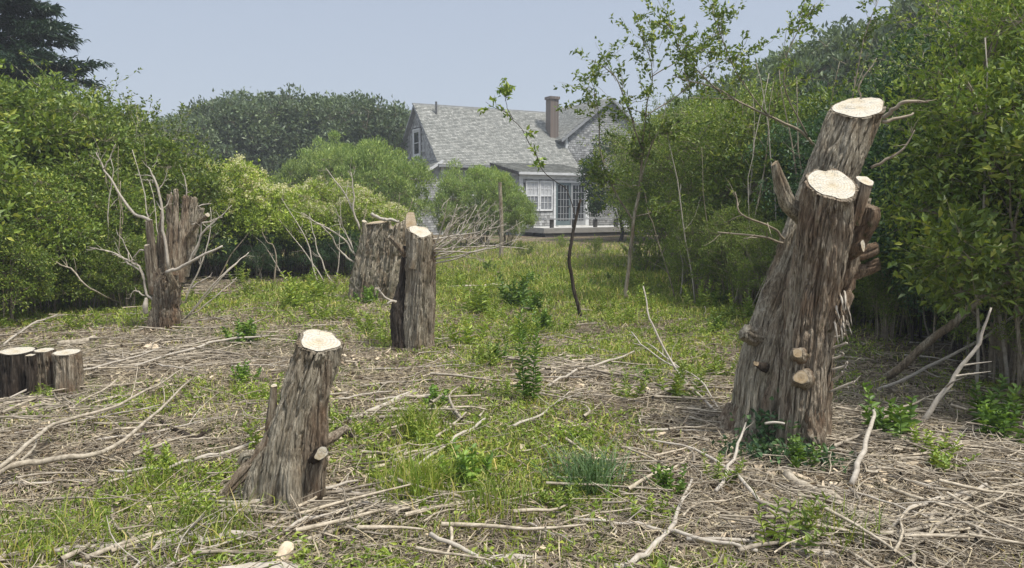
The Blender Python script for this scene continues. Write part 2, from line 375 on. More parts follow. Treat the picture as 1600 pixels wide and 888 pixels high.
# ------------------------------------------------------------------ straw, dead leaves, twigs lying about
def flat(x, y, L, w, r, tilt=.25, lift=.012):
    N = len(x); a = r.random(N) * 2 * math.pi; e = r.normal(size=N) * tilt
    d = np.stack([np.cos(a) * np.cos(e), np.sin(a) * np.cos(e), np.sin(e)], 1)
    nn = nrm(r.normal(size=(N, 3)) * .5 + np.array([0, 0, 1.])); s = nrm(np.cross(d, nn)); c = np.stack([x, y, hgt(x, y) + lift * r.random(N) + np.abs(d[:, 2]) * L * .4], 1)
    bend = nn * (L * .12 * r.normal(size=N))[:, None]
    a0 = c - d * L[:, None] / 2; a1 = c + d * L[:, None] / 2; s = s * w[:, None] / 2; m = c + bend
    V = np.stack([a0 - s, a0 + s, m + s, m - s, a1 + s * .5, a1 - s * .5], 1).reshape(-1, 3); k = np.arange(N)[:, None] * 6
    return V, np.concatenate([k + np.array([[0, 1, 2, 3]]), k + np.array([[3, 2, 4, 5]])])
x, y = scatter(150000, 2.3, 24, .9); g = green(x, y); keep = (g < .42 + rng.random(len(x)) * .75) & (n2(x, y, .28, 62) > .22 + .25 * rng.random(len(x))); x, y = x[keep], y[keep]; N = len(x)
V, Q = flat(x, y, .04 + .13 * rng.random(N) ** 2, .002 + .0035 * rng.random(N) + .0004 * y, rng)
tag(link('straw', mesh('straw', V, Q, None, [M['straw']])), 'dry straw and dead stalks matted over the bare ground', 'straw', kind='stuff')
x, y = scatter(30000, 2.3, 20, .9); N = len(x)
V, Q = flat(x, y, .025 + .03 * rng.random(N), .015 + .012 * rng.random(N), rng, .35)
tag(link('leaf_litter', mesh('leaf_litter', V, Q, None, [M['leaf_litter']])), 'brown dead leaf litter scattered between the grass', 'dead leaves', kind='stuff')
def sticks(x, y, L, rad, r, pref=None, K=4, lift=.03, tilt=.12, S=3):
    N = len(x); a = r.random(N) * 2 * math.pi if pref is None else pref + r.normal(size=N) * .8
    e = r.normal(size=N) * tilt; d = np.stack([np.cos(a) * np.cos(e), np.sin(a) * np.cos(e), np.sin(e)], 1)
    s = np.stack([-np.sin(a), np.cos(a), np.zeros(N)], 1); t = np.linspace(-.5, .5, K)
    b = r.normal(size=N) * .07; b2 = r.normal(size=N) * .035
    P = np.stack([x, y, np.zeros(N)], 1)[:, None, :] + d[:, None, :] * (t[None, :, None] * L[:, None, None]) + s[:, None, :] * ((b[:, None] * (t * t * 4 - .5)[None] + b2[:, None] * np.sin(t * 9)[None]) * L[:, None])[..., None]
    P[..., 2] = hgt(P[..., 0], P[..., 1]) + (d[:, 2:3] * t[None] * L[:, None]) + (np.abs(d[:, 2]) * L * .42 + lift * r.random(N))[:, None]
    R = rad[:, None] * np.linspace(1.1, .45, K)[None]
    return tubes(P, R, S)
x, y = scatter(36000, 2.3, 22, .9); g = green(x, y); keep = g < .35 + rng.random(len(x)) * .7; x, y = x[keep], y[keep]; N = len(x)
V1, Q1 = sticks(x, y, .10 + .35 * rng.random(N) ** 1.6, .0016 + .003 * rng.random(N) ** 2 + .00012 * y, rng)
PILE = [(1420, 690, .75, .55, 1.0), (1480, 800, .9, .4, .7), (1330, 760, .45, .3, .6), (180, 570, 1.4, .7, 1.0), (330, 530, 1.1, .8, .6), (60, 640, .5, .4, .6), (910, 590, .35, .45, .8), (520, 790, .5, .25, .8), (640, 700, .3, .7, .4), (1080, 620, .4, .8, .35), (1150, 720, .3, .3, .4), (1230, 830, .6, .25, .5), (330, 450, .6, 1.6, .7)]
px_, py_, L_, pr_ = [], [], [], []
for (a, b, rx, ry, s) in PILE:
    g0 = G(a, b); n_ = int(600 * s)
    px_.append(g0[0] + rng.normal(size=n_) * rx * .7); py_.append(g0[1] + rng.normal(size=n_) * ry * .7)
    pr_.append(np.full(n_, rng.normal() * .35 + (-.35 if a > 1200 else .25)))
x = np.concatenate(px_); y = np.concatenate(py_); pr = np.concatenate(pr_); keep = (y > 1.9) & (n2(x, y, .33, 61) > .36 + .2 * rng.random(len(x))); x, y, pr = x[keep], y[keep], pr[keep]; N = len(x)
xq, yq = scatter(1500, 2.3, 13, .85); x = np.concatenate([x, xq]); y = np.concatenate([y, yq]); pr = np.concatenate([pr, rng.normal(size=1500) * .8]); N = len(x)
V2, Q2 = sticks(x, y, .12 + .62 * rng.random(N) ** 2.2, .0022 + .011 * rng.random(N) ** 4, rng, pr, K=6, lift=.07, tilt=.07, S=4)
mb = MB(); mb.add(V1, Q1); mb.build('twig_litter', M['twig'], smooth=True); o = bpy.data.objects['twig_litter']
tag(o, 'small broken twigs strewn all over the clearing', 'twigs', kind='stuff')
mb = MB(); mb.add(V2, Q2); tag(mb.build('brush', M['stick'], smooth=True), 'heaps of pale cut brush lying flat on the ground', 'brush', kind='stuff')
# wood chips round the stumps
cx, cy = [], []
for (a, b, r_, n_) in [(1290, 735, .45, 260), (470, 790, .4, 120), (640, 560, .5, 120), (80, 640, .5, 120), (1350, 760, .35, 200), (580, 480, .6, 80), (260, 520, .5, 90), (700, 730, 1.2, 260), (560, 690, .5, 100), (1450, 760, .8, 360), (150, 600, 1.2, 320), (920, 600, .6, 120)]:
    g0 = G(a, b); cx.append(g0[0] + rng.normal(size=n_) * r_); cy.append(g0[1] + rng.normal(size=n_) * r_ * .6)
x = np.concatenate(cx); y = np.concatenate(cy); N = len(x)
V, Q = flat(x, y, .02 + .07 * rng.random(N) ** 2, .01 + .02 * rng.random(N), rng, .3, .03)
tag(link('wood_chips', mesh('wood_chips', V, Q, None, [M['chip']])), 'pale wood chips scattered round the sawn stumps', 'wood chips', kind='stuff')

# ------------------------------------------------------------------ fallen branches: one thing each
def branch_proto(seed, L, r0):
    r = np.random.default_rng(seed); mb = MB()
    K = 14; t = np.linspace(0, 1, K); P = np.stack([(t - .5) * L, np.cumsum(r.normal(size=K)) * L * .012 + .12 * L * math.sin(seed) * t * t, r0 + np.abs(np.cumsum(r.normal(size=K))) * .004], 1)
    R = r0 * (1 - .65 * t) * (1 + .12 * r.normal(size=K))
    V, Q = tubes(P[None], R[None], 6); mb.add(V, Q)
    c = len(V); mb.add([P[0] - [.002, 0, 0]], None, None)
    mb.T.append(np.array([(c, (j + 1) % 6, j) for j in range(6)]))
    for q in range(int(r.integers(1, 4))):
        i = int(r.integers(4, 12)); l = L * (.15 + .3 * r.random()); a = r.choice([-1, 1]) * (.4 + .6 * r.random()); tt = np.linspace(0, 1, 6)
        B = P[i] + np.stack([tt * l * math.cos(a), tt * l * math.sin(a) + .08 * l * np.sin(tt * 4), tt * l * .25 * r.random()], 1)
        V, Q = tubes(B[None], (R[i] * .7 * (1 - .7 * tt))[None], 4); mb.add(V, Q)
    V = np.concatenate(mb.V)
    return mesh('fallen_branch', V, np.concatenate(mb.Q), np.concatenate(mb.T), [M['stick' if seed % 2 else 'deadpale']])
bprotos = [branch_proto(50 + k, .35 + .09 * k, .005 + .0016 * (k % 5)) for k in range(10)]
x, y = scatter(420, 2.6, 19, .75); g = green(x, y); keep = g < .4 + rng.random(len(x)) * .6; x, y = x[keep][:240], y[keep][:240]
for k in range(len(x)):
    o = link('fallen_branch', bprotos[k % 10], None, (x[k], y[k], float(hgt(x[k], y[k])) + .015))
    a = rng.normal() * .6 + (.25 if x[k] < 0 else -.3); o.rotation_euler = (rng.normal() * .1, rng.normal() * .05, a)
    q_ = (50 + k % 10) % 2; tag(o, ['small pale bare branch lying loose on the ground', 'small gray brown bare branch lying loose on the ground'][q_], 'branch', ['pale dead branches littering the clearing', 'gray brown dead branches littering the clearing'][q_])
def stick_thing(name, pts, radii, mat, label, cat='branch', twigs=0, seed=0, wig=.03, S=8, parent=None, tl=.35):
    mb = MB(); pts = np.array(pts); c = pts[0].copy(); V, Q, T = tube1(pts - c, radii, S, wig=wig, seed=seed); mb.add(V, Q, T)
    r = np.random.default_rng(seed + 5)
    if twigs:
        P, R = crom(pts - c, radii, 24); tot = np.linalg.norm(pts[-1] - pts[0])
        for q in range(twigs):
            i = int(r.integers(4, 23)); d = nrm(P[min(i + 1, 23)] - P[i - 1]); s = nrm(np.cross(d, r.normal(size=3))); tt = np.linspace(0, 1, 6)[:, None]
            l = tot * tl * (.3 + .7 * r.random()) * (1.2 - i / 24)
            B = P[i] + tt * l * (d * .7 + s * .7) + np.sin(tt * 5) * l * .04 * r.normal(size=3)
            V, Q = tubes(B[None], (R[i] * .55 * (1 - .75 * tt[:, 0]))[None], 4); mb.add(V, Q)
    V = np.concatenate(mb.V); o = link(name, mesh(name, V, np.concatenate(mb.Q), np.concatenate(mb.T), [mat]), parent, c)
    if label: tag(o, label, cat)
    return o
def gp(L, dz=.03): return [G(a, b, dz) for a, b in L]
ST = M['stick']; DP = M['deadpale']
stick_thing('fallen_log', gp([(80, 874), (200, 862), (300, 853), (400, 843)]), [.016, .02, .02, .014], DP, 'long straight pale log lying along the lower left edge of the picture', 'log', 2, 1)
stick_thing('fallen_branch', gp([(545, 662), (600, 640), (648, 618)]), [.014, .018, .02], DP, 'straight pale stick pointing away just right of the nearest leaning stump', 'branch', 0, 2)
stick_thing('fallen_branch', gp([(525, 676), (545, 684), (560, 692)], .02), [.022, .02, .014], M['bark_dark'], 'short dark branch stub beside the foot of the nearest leaning stump', 'branch', 0, 3, .01)
stick_thing('fallen_log', gp([(1228, 752), (1270, 775), (1310, 795), (1352, 822)], .03), [.03, .032, .03, .026], ST, 'thick barky log lying in front of the tall double stump', 'log', 1, 4)
stick_thing('fallen_branch', gp([(965, 905), (1010, 880), (1050, 830), (1080, 760)], .05), [.012, .013, .011, .007], DP, 'pale forked branch rising from the bottom edge left of the tall double stump', 'branch', 3, 5)
stick_thing('fallen_branch', gp([(900, 826), (1000, 832), (1090, 856), (1180, 875)], .04), [.006, .009, .01, .008], DP, 'thin pale branch crossing under the forked branch at the bottom edge', 'branch', 2, 6)
stick_thing('fallen_branch', gp([(590, 800), (650, 745), (700, 705), (760, 668)], .05), [.006, .009, .011, .009], DP, 'long thin pale stick slanting through the grass in the middle foreground', 'branch', 1, 7)
stick_thing('fallen_branch', gp([(640, 735), (690, 690), (725, 660)], .05), [.008, .01, .006], ST, 'shorter stick lying next to the long slanting stick in the middle foreground', 'branch', 1, 8)
stick_thing('fallen_branch', gp([(-60, 820), (30, 748), (130, 742), (210, 700), (300, 610)], .10), [.02, .019, .016, .012, .006], ST, 'long arching grey branch entering from the left edge below the cut posts', 'branch', 6, 9, tl=.3)
stick_thing('fallen_branch', gp([(-40, 800), (40, 735), (100, 690), (210, 650), (290, 600)], .14), [.013, .012, .012, .01, .005], ST, 'slim grey branch running beside the long arching branch at the left edge', 'branch', 4, 10)
stick_thing('fallen_branch', gp([(170, 750), (260, 744), (330, 724), (410, 700)], .05), [.007, .01, .011, .011], DP, 'pale curved stick leading to the root of the nearest leaning stump', 'branch', 1, 11)
stick_thing('fallen_branch', gp([(250, 665), (300, 690), (330, 680)], .03), [.012, .016, .012], M['bark_dark'], 'short dark-barked piece of branch in the grass left of the nearest stump', 'branch', 0, 12)
stick_thing('fallen_branch', gp([(330, 800), (420, 800), (500, 785), (560, 770)], .06), [.007, .009, .009, .006], DP, 'pale stick lying across the foot of the nearest leaning stump', 'branch', 2, 13)
stick_thing('fallen_branch', gp([(440, 845), (520, 815), (600, 800), (680, 790)], .05), [.008, .01, .01, .007], DP, 'slender pale stick below the nearest leaning stump', 'branch', 2, 14)
stick_thing('fallen_branch', gp([(1015, 700), (1100, 722), (1180, 790), (1240, 830)], .05), [.005, .009, .01, .007], DP, 'thin pale stick crossing the ground in front of the tall double stump', 'branch', 3, 15)
stick_thing('fallen_branch', [G(1120, 780, .03), G(1150, 730, .1), G(1165, 700, .16)], [.010, .009, .005], DP, 'pale upright forked twig at the foot of the tall double stump', 'branch', 2, 16)
stick_thing('fallen_branch', gp([(1390, 840), (1440, 800), (1500, 785), (1540, 772)], .05), [.008, .011, .011, .009], DP, 'pale bent branch on the brush heap in the lower right corner', 'branch', 2, 17)
stick_thing('fallen_branch', gp([(1440, 860), (1520, 790), (1600, 770), (1680, 760)], .05), [.006, .009, .009, .008], ST, 'grey stick running off the right edge over the brush heap', 'branch', 2, 18)
stick_thing('bent_branch', [G(1330, 770, .05), G(1345, 745, .16), G(1362, 705, .2), G(1366, 680, .2)], [.016, .014, .012, .007], DP, 'thick crooked pale branch standing up from the brush right of the tall stump', 'branch', 2, 19, tl=.3)
stick_thing('fallen_branch', gp([(210, 585), (290, 560), (350, 543), (420, 535)], .08), [.009, .013, .013, .01], DP, 'pale branch lying on the brush heap in front of the splintered stump', 'branch', 3, 20)
stick_thing('fallen_branch', gp([(20, 640), (90, 610), (180, 580), (250, 560)], .10), [.008, .01, .01, .007], DP, 'pale branch lying in front of the low cut posts', 'branch', 3, 21)
stick_thing('fallen_log', gp([(90, 545), (130, 540), (150, 536)], .06), [.03, .032, .03], ST, 'short grey log lying just behind the low cut posts', 'log', 0, 22)
stick_thing('fallen_log', gp([(125, 580), (200, 577), (240, 575)], .04), [.02, .024, .018], ST, 'grey half-buried log right of the low cut posts', 'log', 0, 23)
stick_thing('fallen_branch', gp([(860, 612), (900, 590), (950, 575), (990, 560)], .06), [.009, .012, .012, .008], DP, 'stoutest pale stick in the small brush heap at mid distance', 'branch', 2, 24)
stick_thing('fallen_branch', gp([(700, 452), (760, 450), (800, 448)], .05), [.02, .022, .018], DP, 'pale log in the grass beside the brushy middle stump', 'log', 0, 25)
# leaning poles at the right
stick_thing('leaning_pole', [G(1385, 596, .03), W(1440, 545, 6.5), W(1520, 480, 6.3), W(1625, 395, 6.1)], [.035, .034, .032, .028], M['bark_gray'], 'long smooth pole leaning from the ground up past the right edge', 'pole', 0, 30, .02)
stick_thing('leaning_branch', [G(1440, 668, .03), W(1482, 600, 5.2), W(1528, 535, 5.2), W(1548, 480, 5.2)], [.019, .016, .012, .006], DP, 'pale forked branch propped upright right of the tall stump', 'branch', 3, 31, .03)
stick_thing('leaning_branch', [G(1372, 612, .03), W(1450, 575, 6.6), W(1540, 525, 6.5), W(1640, 455, 6.4)], [.014, .014, .012, .01], DP, 'thin grey branch leaning under the long smooth pole', 'branch', 1, 32)
stick_thing('leaning_branch', [G(1120, 650, .03), W(1060, 580, 6.6), W(1020, 510, 6.9), W(1005, 448, 7.1)], [.010, .010, .009, .006], DP, 'slender pale branch bowing upward left of the tall double stump', 'branch', 0, 33, .02)
stick_thing('fallen_branch', [G(1130, 652, .02), G(1080, 600, .1), W(1030, 560, 6.9), W(985, 520, 7.6)], [.006, .007, .007, .005], DP, 'thin pale branch fanning out beside the bowing branch', 'branch', 3, 34)
stick_thing('fallen_branch', [G(1110, 625, .02), G(1060, 585, .08), G(1010, 550, .1)], [.007, .008, .006], DP, 'short thin branch lying below the bowing branch', 'branch', 2, 35)
stick_thing('leaning_branch', [G(190, 480, .02), W(150, 455, 10.3), W(110, 420, 10.1), W(40, 385, 10.0)], [.01, .012, .011, .007], ST, 'arched bare branch hanging out of the left thicket', 'branch', 6, 36, .05)
stick_thing('leaning_branch', [G(5, 545, .05), G(50, 520, .1), G(90, 505, .12)], [.012, .013, .01], DP, 'pale sticks on the grass behind the low cut posts', 'branch', 3, 37)
for k, (a, b) in enumerate([(300, 505), (312, 470), (330, 455)]):
    stick_thing('leaning_branch', [G(285, 505, .02), W(a + 30, b - 35, 9.9), W(a + 70 - 5 * k, b - 70 + 5 * k, 10.2)], [.008, .008, .005], DP, ['lowest', 'middle', 'uppermost'][k] + ' of the pale sticks leaning right of the splintered stump', 'branch', 2, 40 + k)

# chunks and stones
def chunk(name, px, py, sx, sy, sz, mat, label, cat, seed, rz=0, dz=0):
    r = np.random.default_rng(seed); n1, n2_ = 22, 12
    u = np.linspace(0, 2 * math.pi, n1, endpoint=False)[:, None]; v = np.linspace(0, math.pi, n2_)[None, :]
    D = np.stack([np.cos(u) * np.sin(v), np.sin(u) * np.sin(v), np.cos(v) + 0 * u], -1)
    D = np.sign(D) * np.abs(D) ** .7
    P = D * (1 + .5 * (vnoise(D * 1.8 + seed, seed) - .5) + .15 * (vnoise(D * 6, seed + 1) - .5))[..., None] * np.array([sx, sy, sz])
    i, j = np.meshgrid(np.arange(n1), np.arange(n2_ - 1), indexing='ij'); k = (i * n2_ + j).ravel(); kn = (((i + 1) % n1) * n2_ + j).ravel()
    o = link(name, mesh(name, P, np.stack([k, k + 1, kn + 1, kn], 1), None, [mat], smooth=False), None, G(px, py, dz)); o.rotation_euler = (.1, .1, rz)
    return tag(o, label, cat)
chunk('wood_chunk', 45, 646, .10, .07, .03, M['chip'], 'pale sawn slab on the ground in front of the low cut posts', 'wood chunk', 1, 0, .02)
chunk('wood_chunk', 594, 683, .05, .03, .018, M['chip'], 'small pale chunk right of the nearest leaning stump', 'wood chunk', 2, .3, .01)
chunk('wood_chunk', 1297, 722, .05, .05, .03, M['chip'], 'pale splintered chunk at the right foot of the tall double stump', 'wood chunk', 3, .6, .02)
chunk('wood_chunk', 1375, 745, .05, .03, .03, M['chip'], 'pale splintered chunk in the brush right of the tall double stump', 'wood chunk', 4, 1.4, .02)
chunk('wood_chunk', 400, 905, .16, .035, .03, DP, 'split pale slab at the very bottom edge left of centre', 'wood chunk', 5, .25, .03)
chunk('wood_chunk', 442, 885, .03, .09, .03, M['chip'], 'short split piece standing beside the slab at the bottom edge', 'wood chunk', 6, -.1, .04)
chunk('wood_chunk', 810, 882, .13, .022, .02, DP, 'pale split piece of wood on the bottom edge in the middle', 'wood chunk', 7, .12, .02)
chunk('wood_chunk', 1275, 872, .12, .018, .018, DP, 'straight pale split rod on the bottom edge right of centre', 'wood chunk', 8, -.02, .02)
chunk('wood_chunk', 240, 548, .09, .07, .04, M['chip'], 'pale chunk on the brush heap before the splintered stump', 'wood chunk', 9, .2, .03)

# ------------------------------------------------------------------ stumps
def loft(parent, pts, radii, mat, cutn=None, name='trunk', n_ang=150, n_len=130, amp=.02, seed=0, lobes=.10, flare=.35, cutmat_='cut', jag=0.0, face='cut_face', sink=.12, squash=1.0, flen=.12, strips=0, cutlab=None):
    pts = [np.asarray(p, float) for p in pts]
    if sink: pts[0] = pts[0] - np.array([0, 0, sink])
    c0 = pts[0].copy()
    n_ = None if cutn is None else nrm(np.asarray(cutn, float)); end = pts[-1].copy()
    if n_ is not None:
        d = nrm(pts[-1] - pts[-2]); pts.append(pts[-1] + d * radii[-1] * 1.6); radii = list(radii) + [radii[-1]]
    P, R = crom(pts, radii, n_len); T = nrm(np.gradient(P, axis=0))
    A = nrm(np.cross(T, np.array([0, 1., 0.15]))); B = np.cross(T, A)          # A sideways, B in depth
    L = np.concatenate([[0], np.cumsum(np.linalg.norm(np.diff(P, axis=0), axis=1))]); a = np.arange(n_ang) * 2 * math.pi / n_ang
    ca, sa = np.cos(a), np.sin(a)
    r = np.random.default_rng(seed); ph = r.random(6) * 6.28
    tw = L[:, None] * .5
    lob = 1 + lobes * (np.sin(2 * a[None] + ph[0] + tw) * .6 + np.sin(3 * a[None] + ph[1] - tw) * .6 + np.sin(5 * a[None] + ph[2] + tw * .7) * .45 + np.sin(9 * a[None] + ph[3]) * .22)
    fl = 1 + flare * np.exp(-np.maximum(L - sink, 0) / .13)[:, None] * (1 + .6 * np.sin(4 * a[None] + ph[4]) + .4 * np.sin(7 * a[None] + ph[5]))
    rm = float(np.mean(R)); q = rm / .024
    ux = ca[None] * q + 0 * L[:, None]; uy = sa[None] * q + 0 * L[:, None]
    wob = .45 * (vnoise(np.stack([ux * .25, uy * .25, L[:, None] * 4 + 0 * a[None]], -1), seed + 7) - .5)
    s1 = vnoise(np.stack([ux + wob * 2, uy + wob * 2, L[:, None] / .26 + 0 * a[None]], -1), seed + 1)
    s2 = vnoise(np.stack([ux * 2.3 + wob * 3, uy * 2.3, L[:, None] / .12 + 0 * a[None]], -1), seed + 2)
    s3 = vnoise(np.stack([ux * .4, uy * .4, L[:, None] / .22 + 0 * a[None]], -1), seed + 3)
    s4 = vnoise(np.stack([ux * 4, uy * 4, L[:, None] / .03 + 0 * a[None]], -1), seed + 4)
    ridge = (1 - np.abs(2 * s1 - 1)) ** .8
    groove = np.clip(1 - np.abs(2 * s1 - 1) / .34, 0, 1) ** 1.3; g2 = np.clip(1 - np.abs(2 * s2 - 1) / .3, 0, 1)
    disp = amp * (.45 - groove * 1.5 - g2 * .8 + s4 * .6) + amp * 2.0 * (s3 - .5)
    rr = R[:, None] * lob * fl + disp
    V = P[:, None, :] + A[:, None, :] * (rr * ca[None])[..., None] * squash + B[:, None, :] * (rr * sa[None])[..., None]
    if jag:
        jn = vnoise(np.stack([ux[0] * .7, uy[0] * .7, ux[0] * 0], -1), seed + 9) * jag
        k = n_len * 3 // 4; w = np.linspace(0, 1, n_len - k)[:, None]
        V[k:] += T[-1] * (w * (jn[None] - jag * .5))[..., None]
    T_ = []
    if n_ is not None:
        tt = T[:, None, :] + 0 * V; den = np.maximum(tt @ n_, .3); dist = (V - end) @ n_
        lim = .006 * (vnoise(np.stack([ux * 1.2, uy * 1.2, ux * 0], -1), seed + 5) - .5)
        over = dist > lim
        V = np.where(over[..., None], V - tt * ((dist - lim) / den)[..., None], V)
        cap_c = V[-1].mean(0)
    else: cap_c = V[-1].mean(0) - T[-1] * (.03 if jag else 0)
    ring = V[-1].copy(); kk_ = max(2, n_ang // 22); ring = sum(np.roll(ring, q_, 0) for q_ in range(-kk_, kk_ + 1)) / (2 * kk_ + 1)
    Vf = np.concatenate([V.reshape(-1, 3), [cap_c - (n_ * .002 if n_ is not None else 0)]]) - c0
    i, j = np.meshgrid(np.arange(n_len - 1), np.arange(n_ang), indexing='ij'); j2 = (j + 1) % n_ang
    Q = np.stack([i * n_ang + j, (i + 1) * n_ang + j, (i + 1) * n_ang + j2, i * n_ang + j2], -1).reshape(-1, 4)[:, ::-1]
    j = np.arange(n_ang); cc = n_len * n_ang; b0 = (n_len - 1) * n_ang
    T_ = np.stack([b0 + j, b0 + (j + 1) % n_ang, np.full(n_ang, cc)], 1)
    me = mesh(name, Vf, Q, T_, [mat]); o = link(name, me, parent, None)
    pm = parent.location if parent.parent is None else parent.location + parent.parent.location
    o.location = Vector(tuple(c0)) - pm
    if n_ is not None:
        rings = [.975, .7, .45, .2]; FV = []
        for s in rings:
            p = cap_c + (ring - cap_c) * s; p = p - ((p - end) @ n_)[:, None] * n_ + n_ * .0045
            p = p + n_ * (.003 * (vnoise(p * 60, seed + 3) - .5))[:, None] * (1 if s < .9 else .3); FV.append(p)
        cen = cap_c - ((cap_c - end) @ n_) * n_ + n_ * .0045
        FV = np.concatenate(FV + [[cen]]) - cen; Q2 = []
        for s in range(3): Q2.append(np.stack([s * n_ang + j, s * n_ang + (j + 1) % n_ang, (s + 1) * n_ang + (j + 1) % n_ang, (s + 1) * n_ang + j], 1))
        T2 = np.stack([3 * n_ang + j, 3 * n_ang + (j + 1) % n_ang, np.full(n_ang, 4 * n_ang)], 1)
        f = link(face, mesh(face, FV, np.concatenate(Q2), T2, [M[cutmat_]]), o, cen - c0)
        if cutlab: f['label'] = cutlab
    if strips:   # shaggy strips of peeling bark
        mb = MB(); i0 = r.integers(2, max(3, int(n_len * .8)), strips); j0 = r.integers(0, n_ang, strips); Nn = nrm(V - P[:, None, :])
        for q in range(strips):
            ln = int(r.integers(6, max(8, n_len // 5))); i1 = min(i0[q] + ln, n_len - 8); ids = np.linspace(i0[q], max(i1, i0[q] + 3), 6).astype(int)
            ids = np.minimum(ids, n_len - 1); jj_ = (j0[q] + (np.linspace(0, 1, 6) * r.normal() * 3)).astype(int) % n_ang
            c = V[ids, jj_]; nn = Nn[ids, jj_]; t_ = T[ids]; s = np.cross(t_, nn); w = (.004 + .010 * r.random()) * np.array([.4, .9, 1, 1, .8, .2]) * (rm / .16)
            off = (.001 + .02 * np.linspace(0, 1, 6) ** 2 * r.random() * (rm / .16)) if r.random() < .5 else (.001 + .02 * np.linspace(1, 0, 6) ** 2 * r.random() * (rm / .16))
            c = c + nn * (np.asarray(off)[:, None] + .004)
            VV = np.stack([c - s * w[:, None], c + nn * .003, c + s * w[:, None]], 1).reshape(-1, 3); qs = []
            for e in range(5): qs += [(e * 3, e * 3 + 1, e * 3 + 4, e * 3 + 3), (e * 3 + 1, e * 3 + 2, e * 3 + 5, e * 3 + 4)]
            mb.add(VV - c0, qs)
        s_ = mb.build('bark_strip', mat, o, None, True); s_['kind'] = 'stuff'
    return o
def wp(L): return [W(a, b, d) for a, b, d in L]
def gw(L):   # first point on the ground, others at depth
    p = [G(L[0][0], L[0][1])]; D = p[0][1]
    return p + [W(a, b, D + d) for a, b, d in L[1:]]
def base_empty(name, px, py, label, cat='stump', group=None):
    g = G(px, py); return empty(name, g, 0, label, cat, group)

# tall double stump at the right
st = base_empty('tree_stump', 1240, 700, 'tall leaning double-trunked stump with three pale saw cuts and shaggy brown bark')
BK = M['bark_brown']
D0 = G(1245, 700)[1]; 
tB = loft(st, wp([(1243, 705, D0), (1256, 600, D0 + .04), (1270, 480, D0 + .08), (1286, 380, D0 + .04), (1300, 288, D0 - .02)]), [.140, .138, .144, .146, .134], M['bark'], (0.05, -.80, 1), seed=11, n_ang=300, n_len=300, amp=.017, lobes=.11, flare=.12, strips=150, cutlab='large oval saw cut halfway up facing the viewer')
tA = loft(st, wp([(1172, 698, D0 + .22), (1182, 600, D0 + .24), (1207, 510, D0 + .28), (1243, 420, D0 + .34), (1278, 330, D0 + .42), (1308, 250, D0 + .44), (1343, 168, D0 + .44)]), [.142, .13, .134, .142, .16, .170, .157], M['bark_gray'], (-.10, -.48, 1), seed=23, n_ang=300, n_len=300, amp=.014, lobes=.10, flare=.3, strips=90, cutlab='topmost saw cut, pale and heart shaped')
tC = loft(st, wp([(1272, 690, D0 + .12), (1286, 560, D0 + .15), (1308, 460, D0 + .16), (1328, 390, D0 + .18), (1345, 318, D0 + .2)]), [.07, .06, .075, .075, .045], M['bark'], None, seed=37, n_ang=120, n_len=150, amp=.02, lobes=.16, flare=.2, jag=.1, strips=60)
loft(st, wp([(1208, 712, D0 + .08), (1212, 640, D0 + .08), (1224, 560, D0 + .12), (1238, 470, D0 + .2)]), [.085, .075, .07, .04], M['bark'], None, name='trunk', seed=38, n_ang=90, n_len=90, amp=.02, lobes=.15, flare=0, sink=0)
# horn-like stub, small stubs and knots with cut ends
loft(st, wp([(1275, 358, D0 + .22), (1252, 335, D0 + .14), (1231, 318, D0 + .08), (1220, 290, D0 + .04), (1211, 256, D0 + .02)]), [.07, .062, .052, .042, .020], M['bark_gray'], (-.9, -.1, .7), name='branch_stub', seed=41, n_ang=60, n_len=60, amp=.005, lobes=.05, flare=0, sink=0, cutmat_='cut_old')
loft(st, wp([(1330, 350, D0 + .05), (1342, 315, D0 + .03), (1351, 283, D0 + .03)]), [.055, .05, .055], M['bark'], (.15, -.55, 1), name='branch_stub', seed=42, n_ang=60, n_len=40, amp=.006, flare=0, sink=0)
loft(st, wp([(1325, 385, D0 + .15), (1350, 345, D0 + .06), (1358, 322, D0 + .02)]), [.075, .065, .045], M['bark'], None, name='branch_stub', seed=43, n_ang=90, n_len=60, amp=.014, flare=0, sink=0, lobes=.15)
loft(st, wp([(1318, 400, D0 + .12), (1335, 392, D0 + .02), (1347, 384, D0 - .06)]), [.05, .045, .04], M['bark'], (.75, -.62, .15), name='branch_stub', seed=44, n_ang=60, n_len=30, amp=.006, flare=0, sink=0, squash=.7)
loft(st, wp([(1325, 400, D0 + .2), (1350, 395, D0 + .14), (1370, 388, D0 + .1)]), [.055, .045, .035], M['bark'], (1, -.18, .1), name='branch_stub', seed=45, n_ang=50, n_len=30, amp=.008, flare=0, sink=0)
loft(st, wp([(1320, 430, D0 + .18), (1350, 422, D0 + .14), (1373, 413, D0 + .1)]), [.055, .04, .028], M['bark'], (1, -.2, .2), name='branch_stub', seed=46, n_ang=50, n_len=30, amp=.008, flare=0, sink=0)
loft(st, wp([(1250, 556, D0 + .0), (1248, 554, D0 - .12), (1246, 552, D0 - .20)]), [.06, .042, .026], M['bark'], (0, -1, .2), name='branch_stub', seed=47, n_ang=40, n_len=24, amp=.004, flare=0, sink=0, cutmat_='cut_old', cutlab='upper of two small round cut knots')
loft(st, wp([(1256, 594, D0 + .0), (1254, 592, D0 - .13), (1251, 590, D0 - .22)]), [.08, .058, .038], M['bark'], (0, -1, .15), name='branch_stub', seed=48, n_ang=44, n_len=24, amp=.004, flare=0, sink=0, cutmat_='cut_old', cutlab='lower, larger of two round cut knots')
loft(st, wp([(1195, 530, D0 + .25), (1175, 525, D0 + .15), (1163, 518, D0 + .1)]), [.07, .055, .045], M['bark_gray'], None, name='branch_stub', seed=49, n_ang=44, n_len=24, amp=.01, flare=0, sink=0)
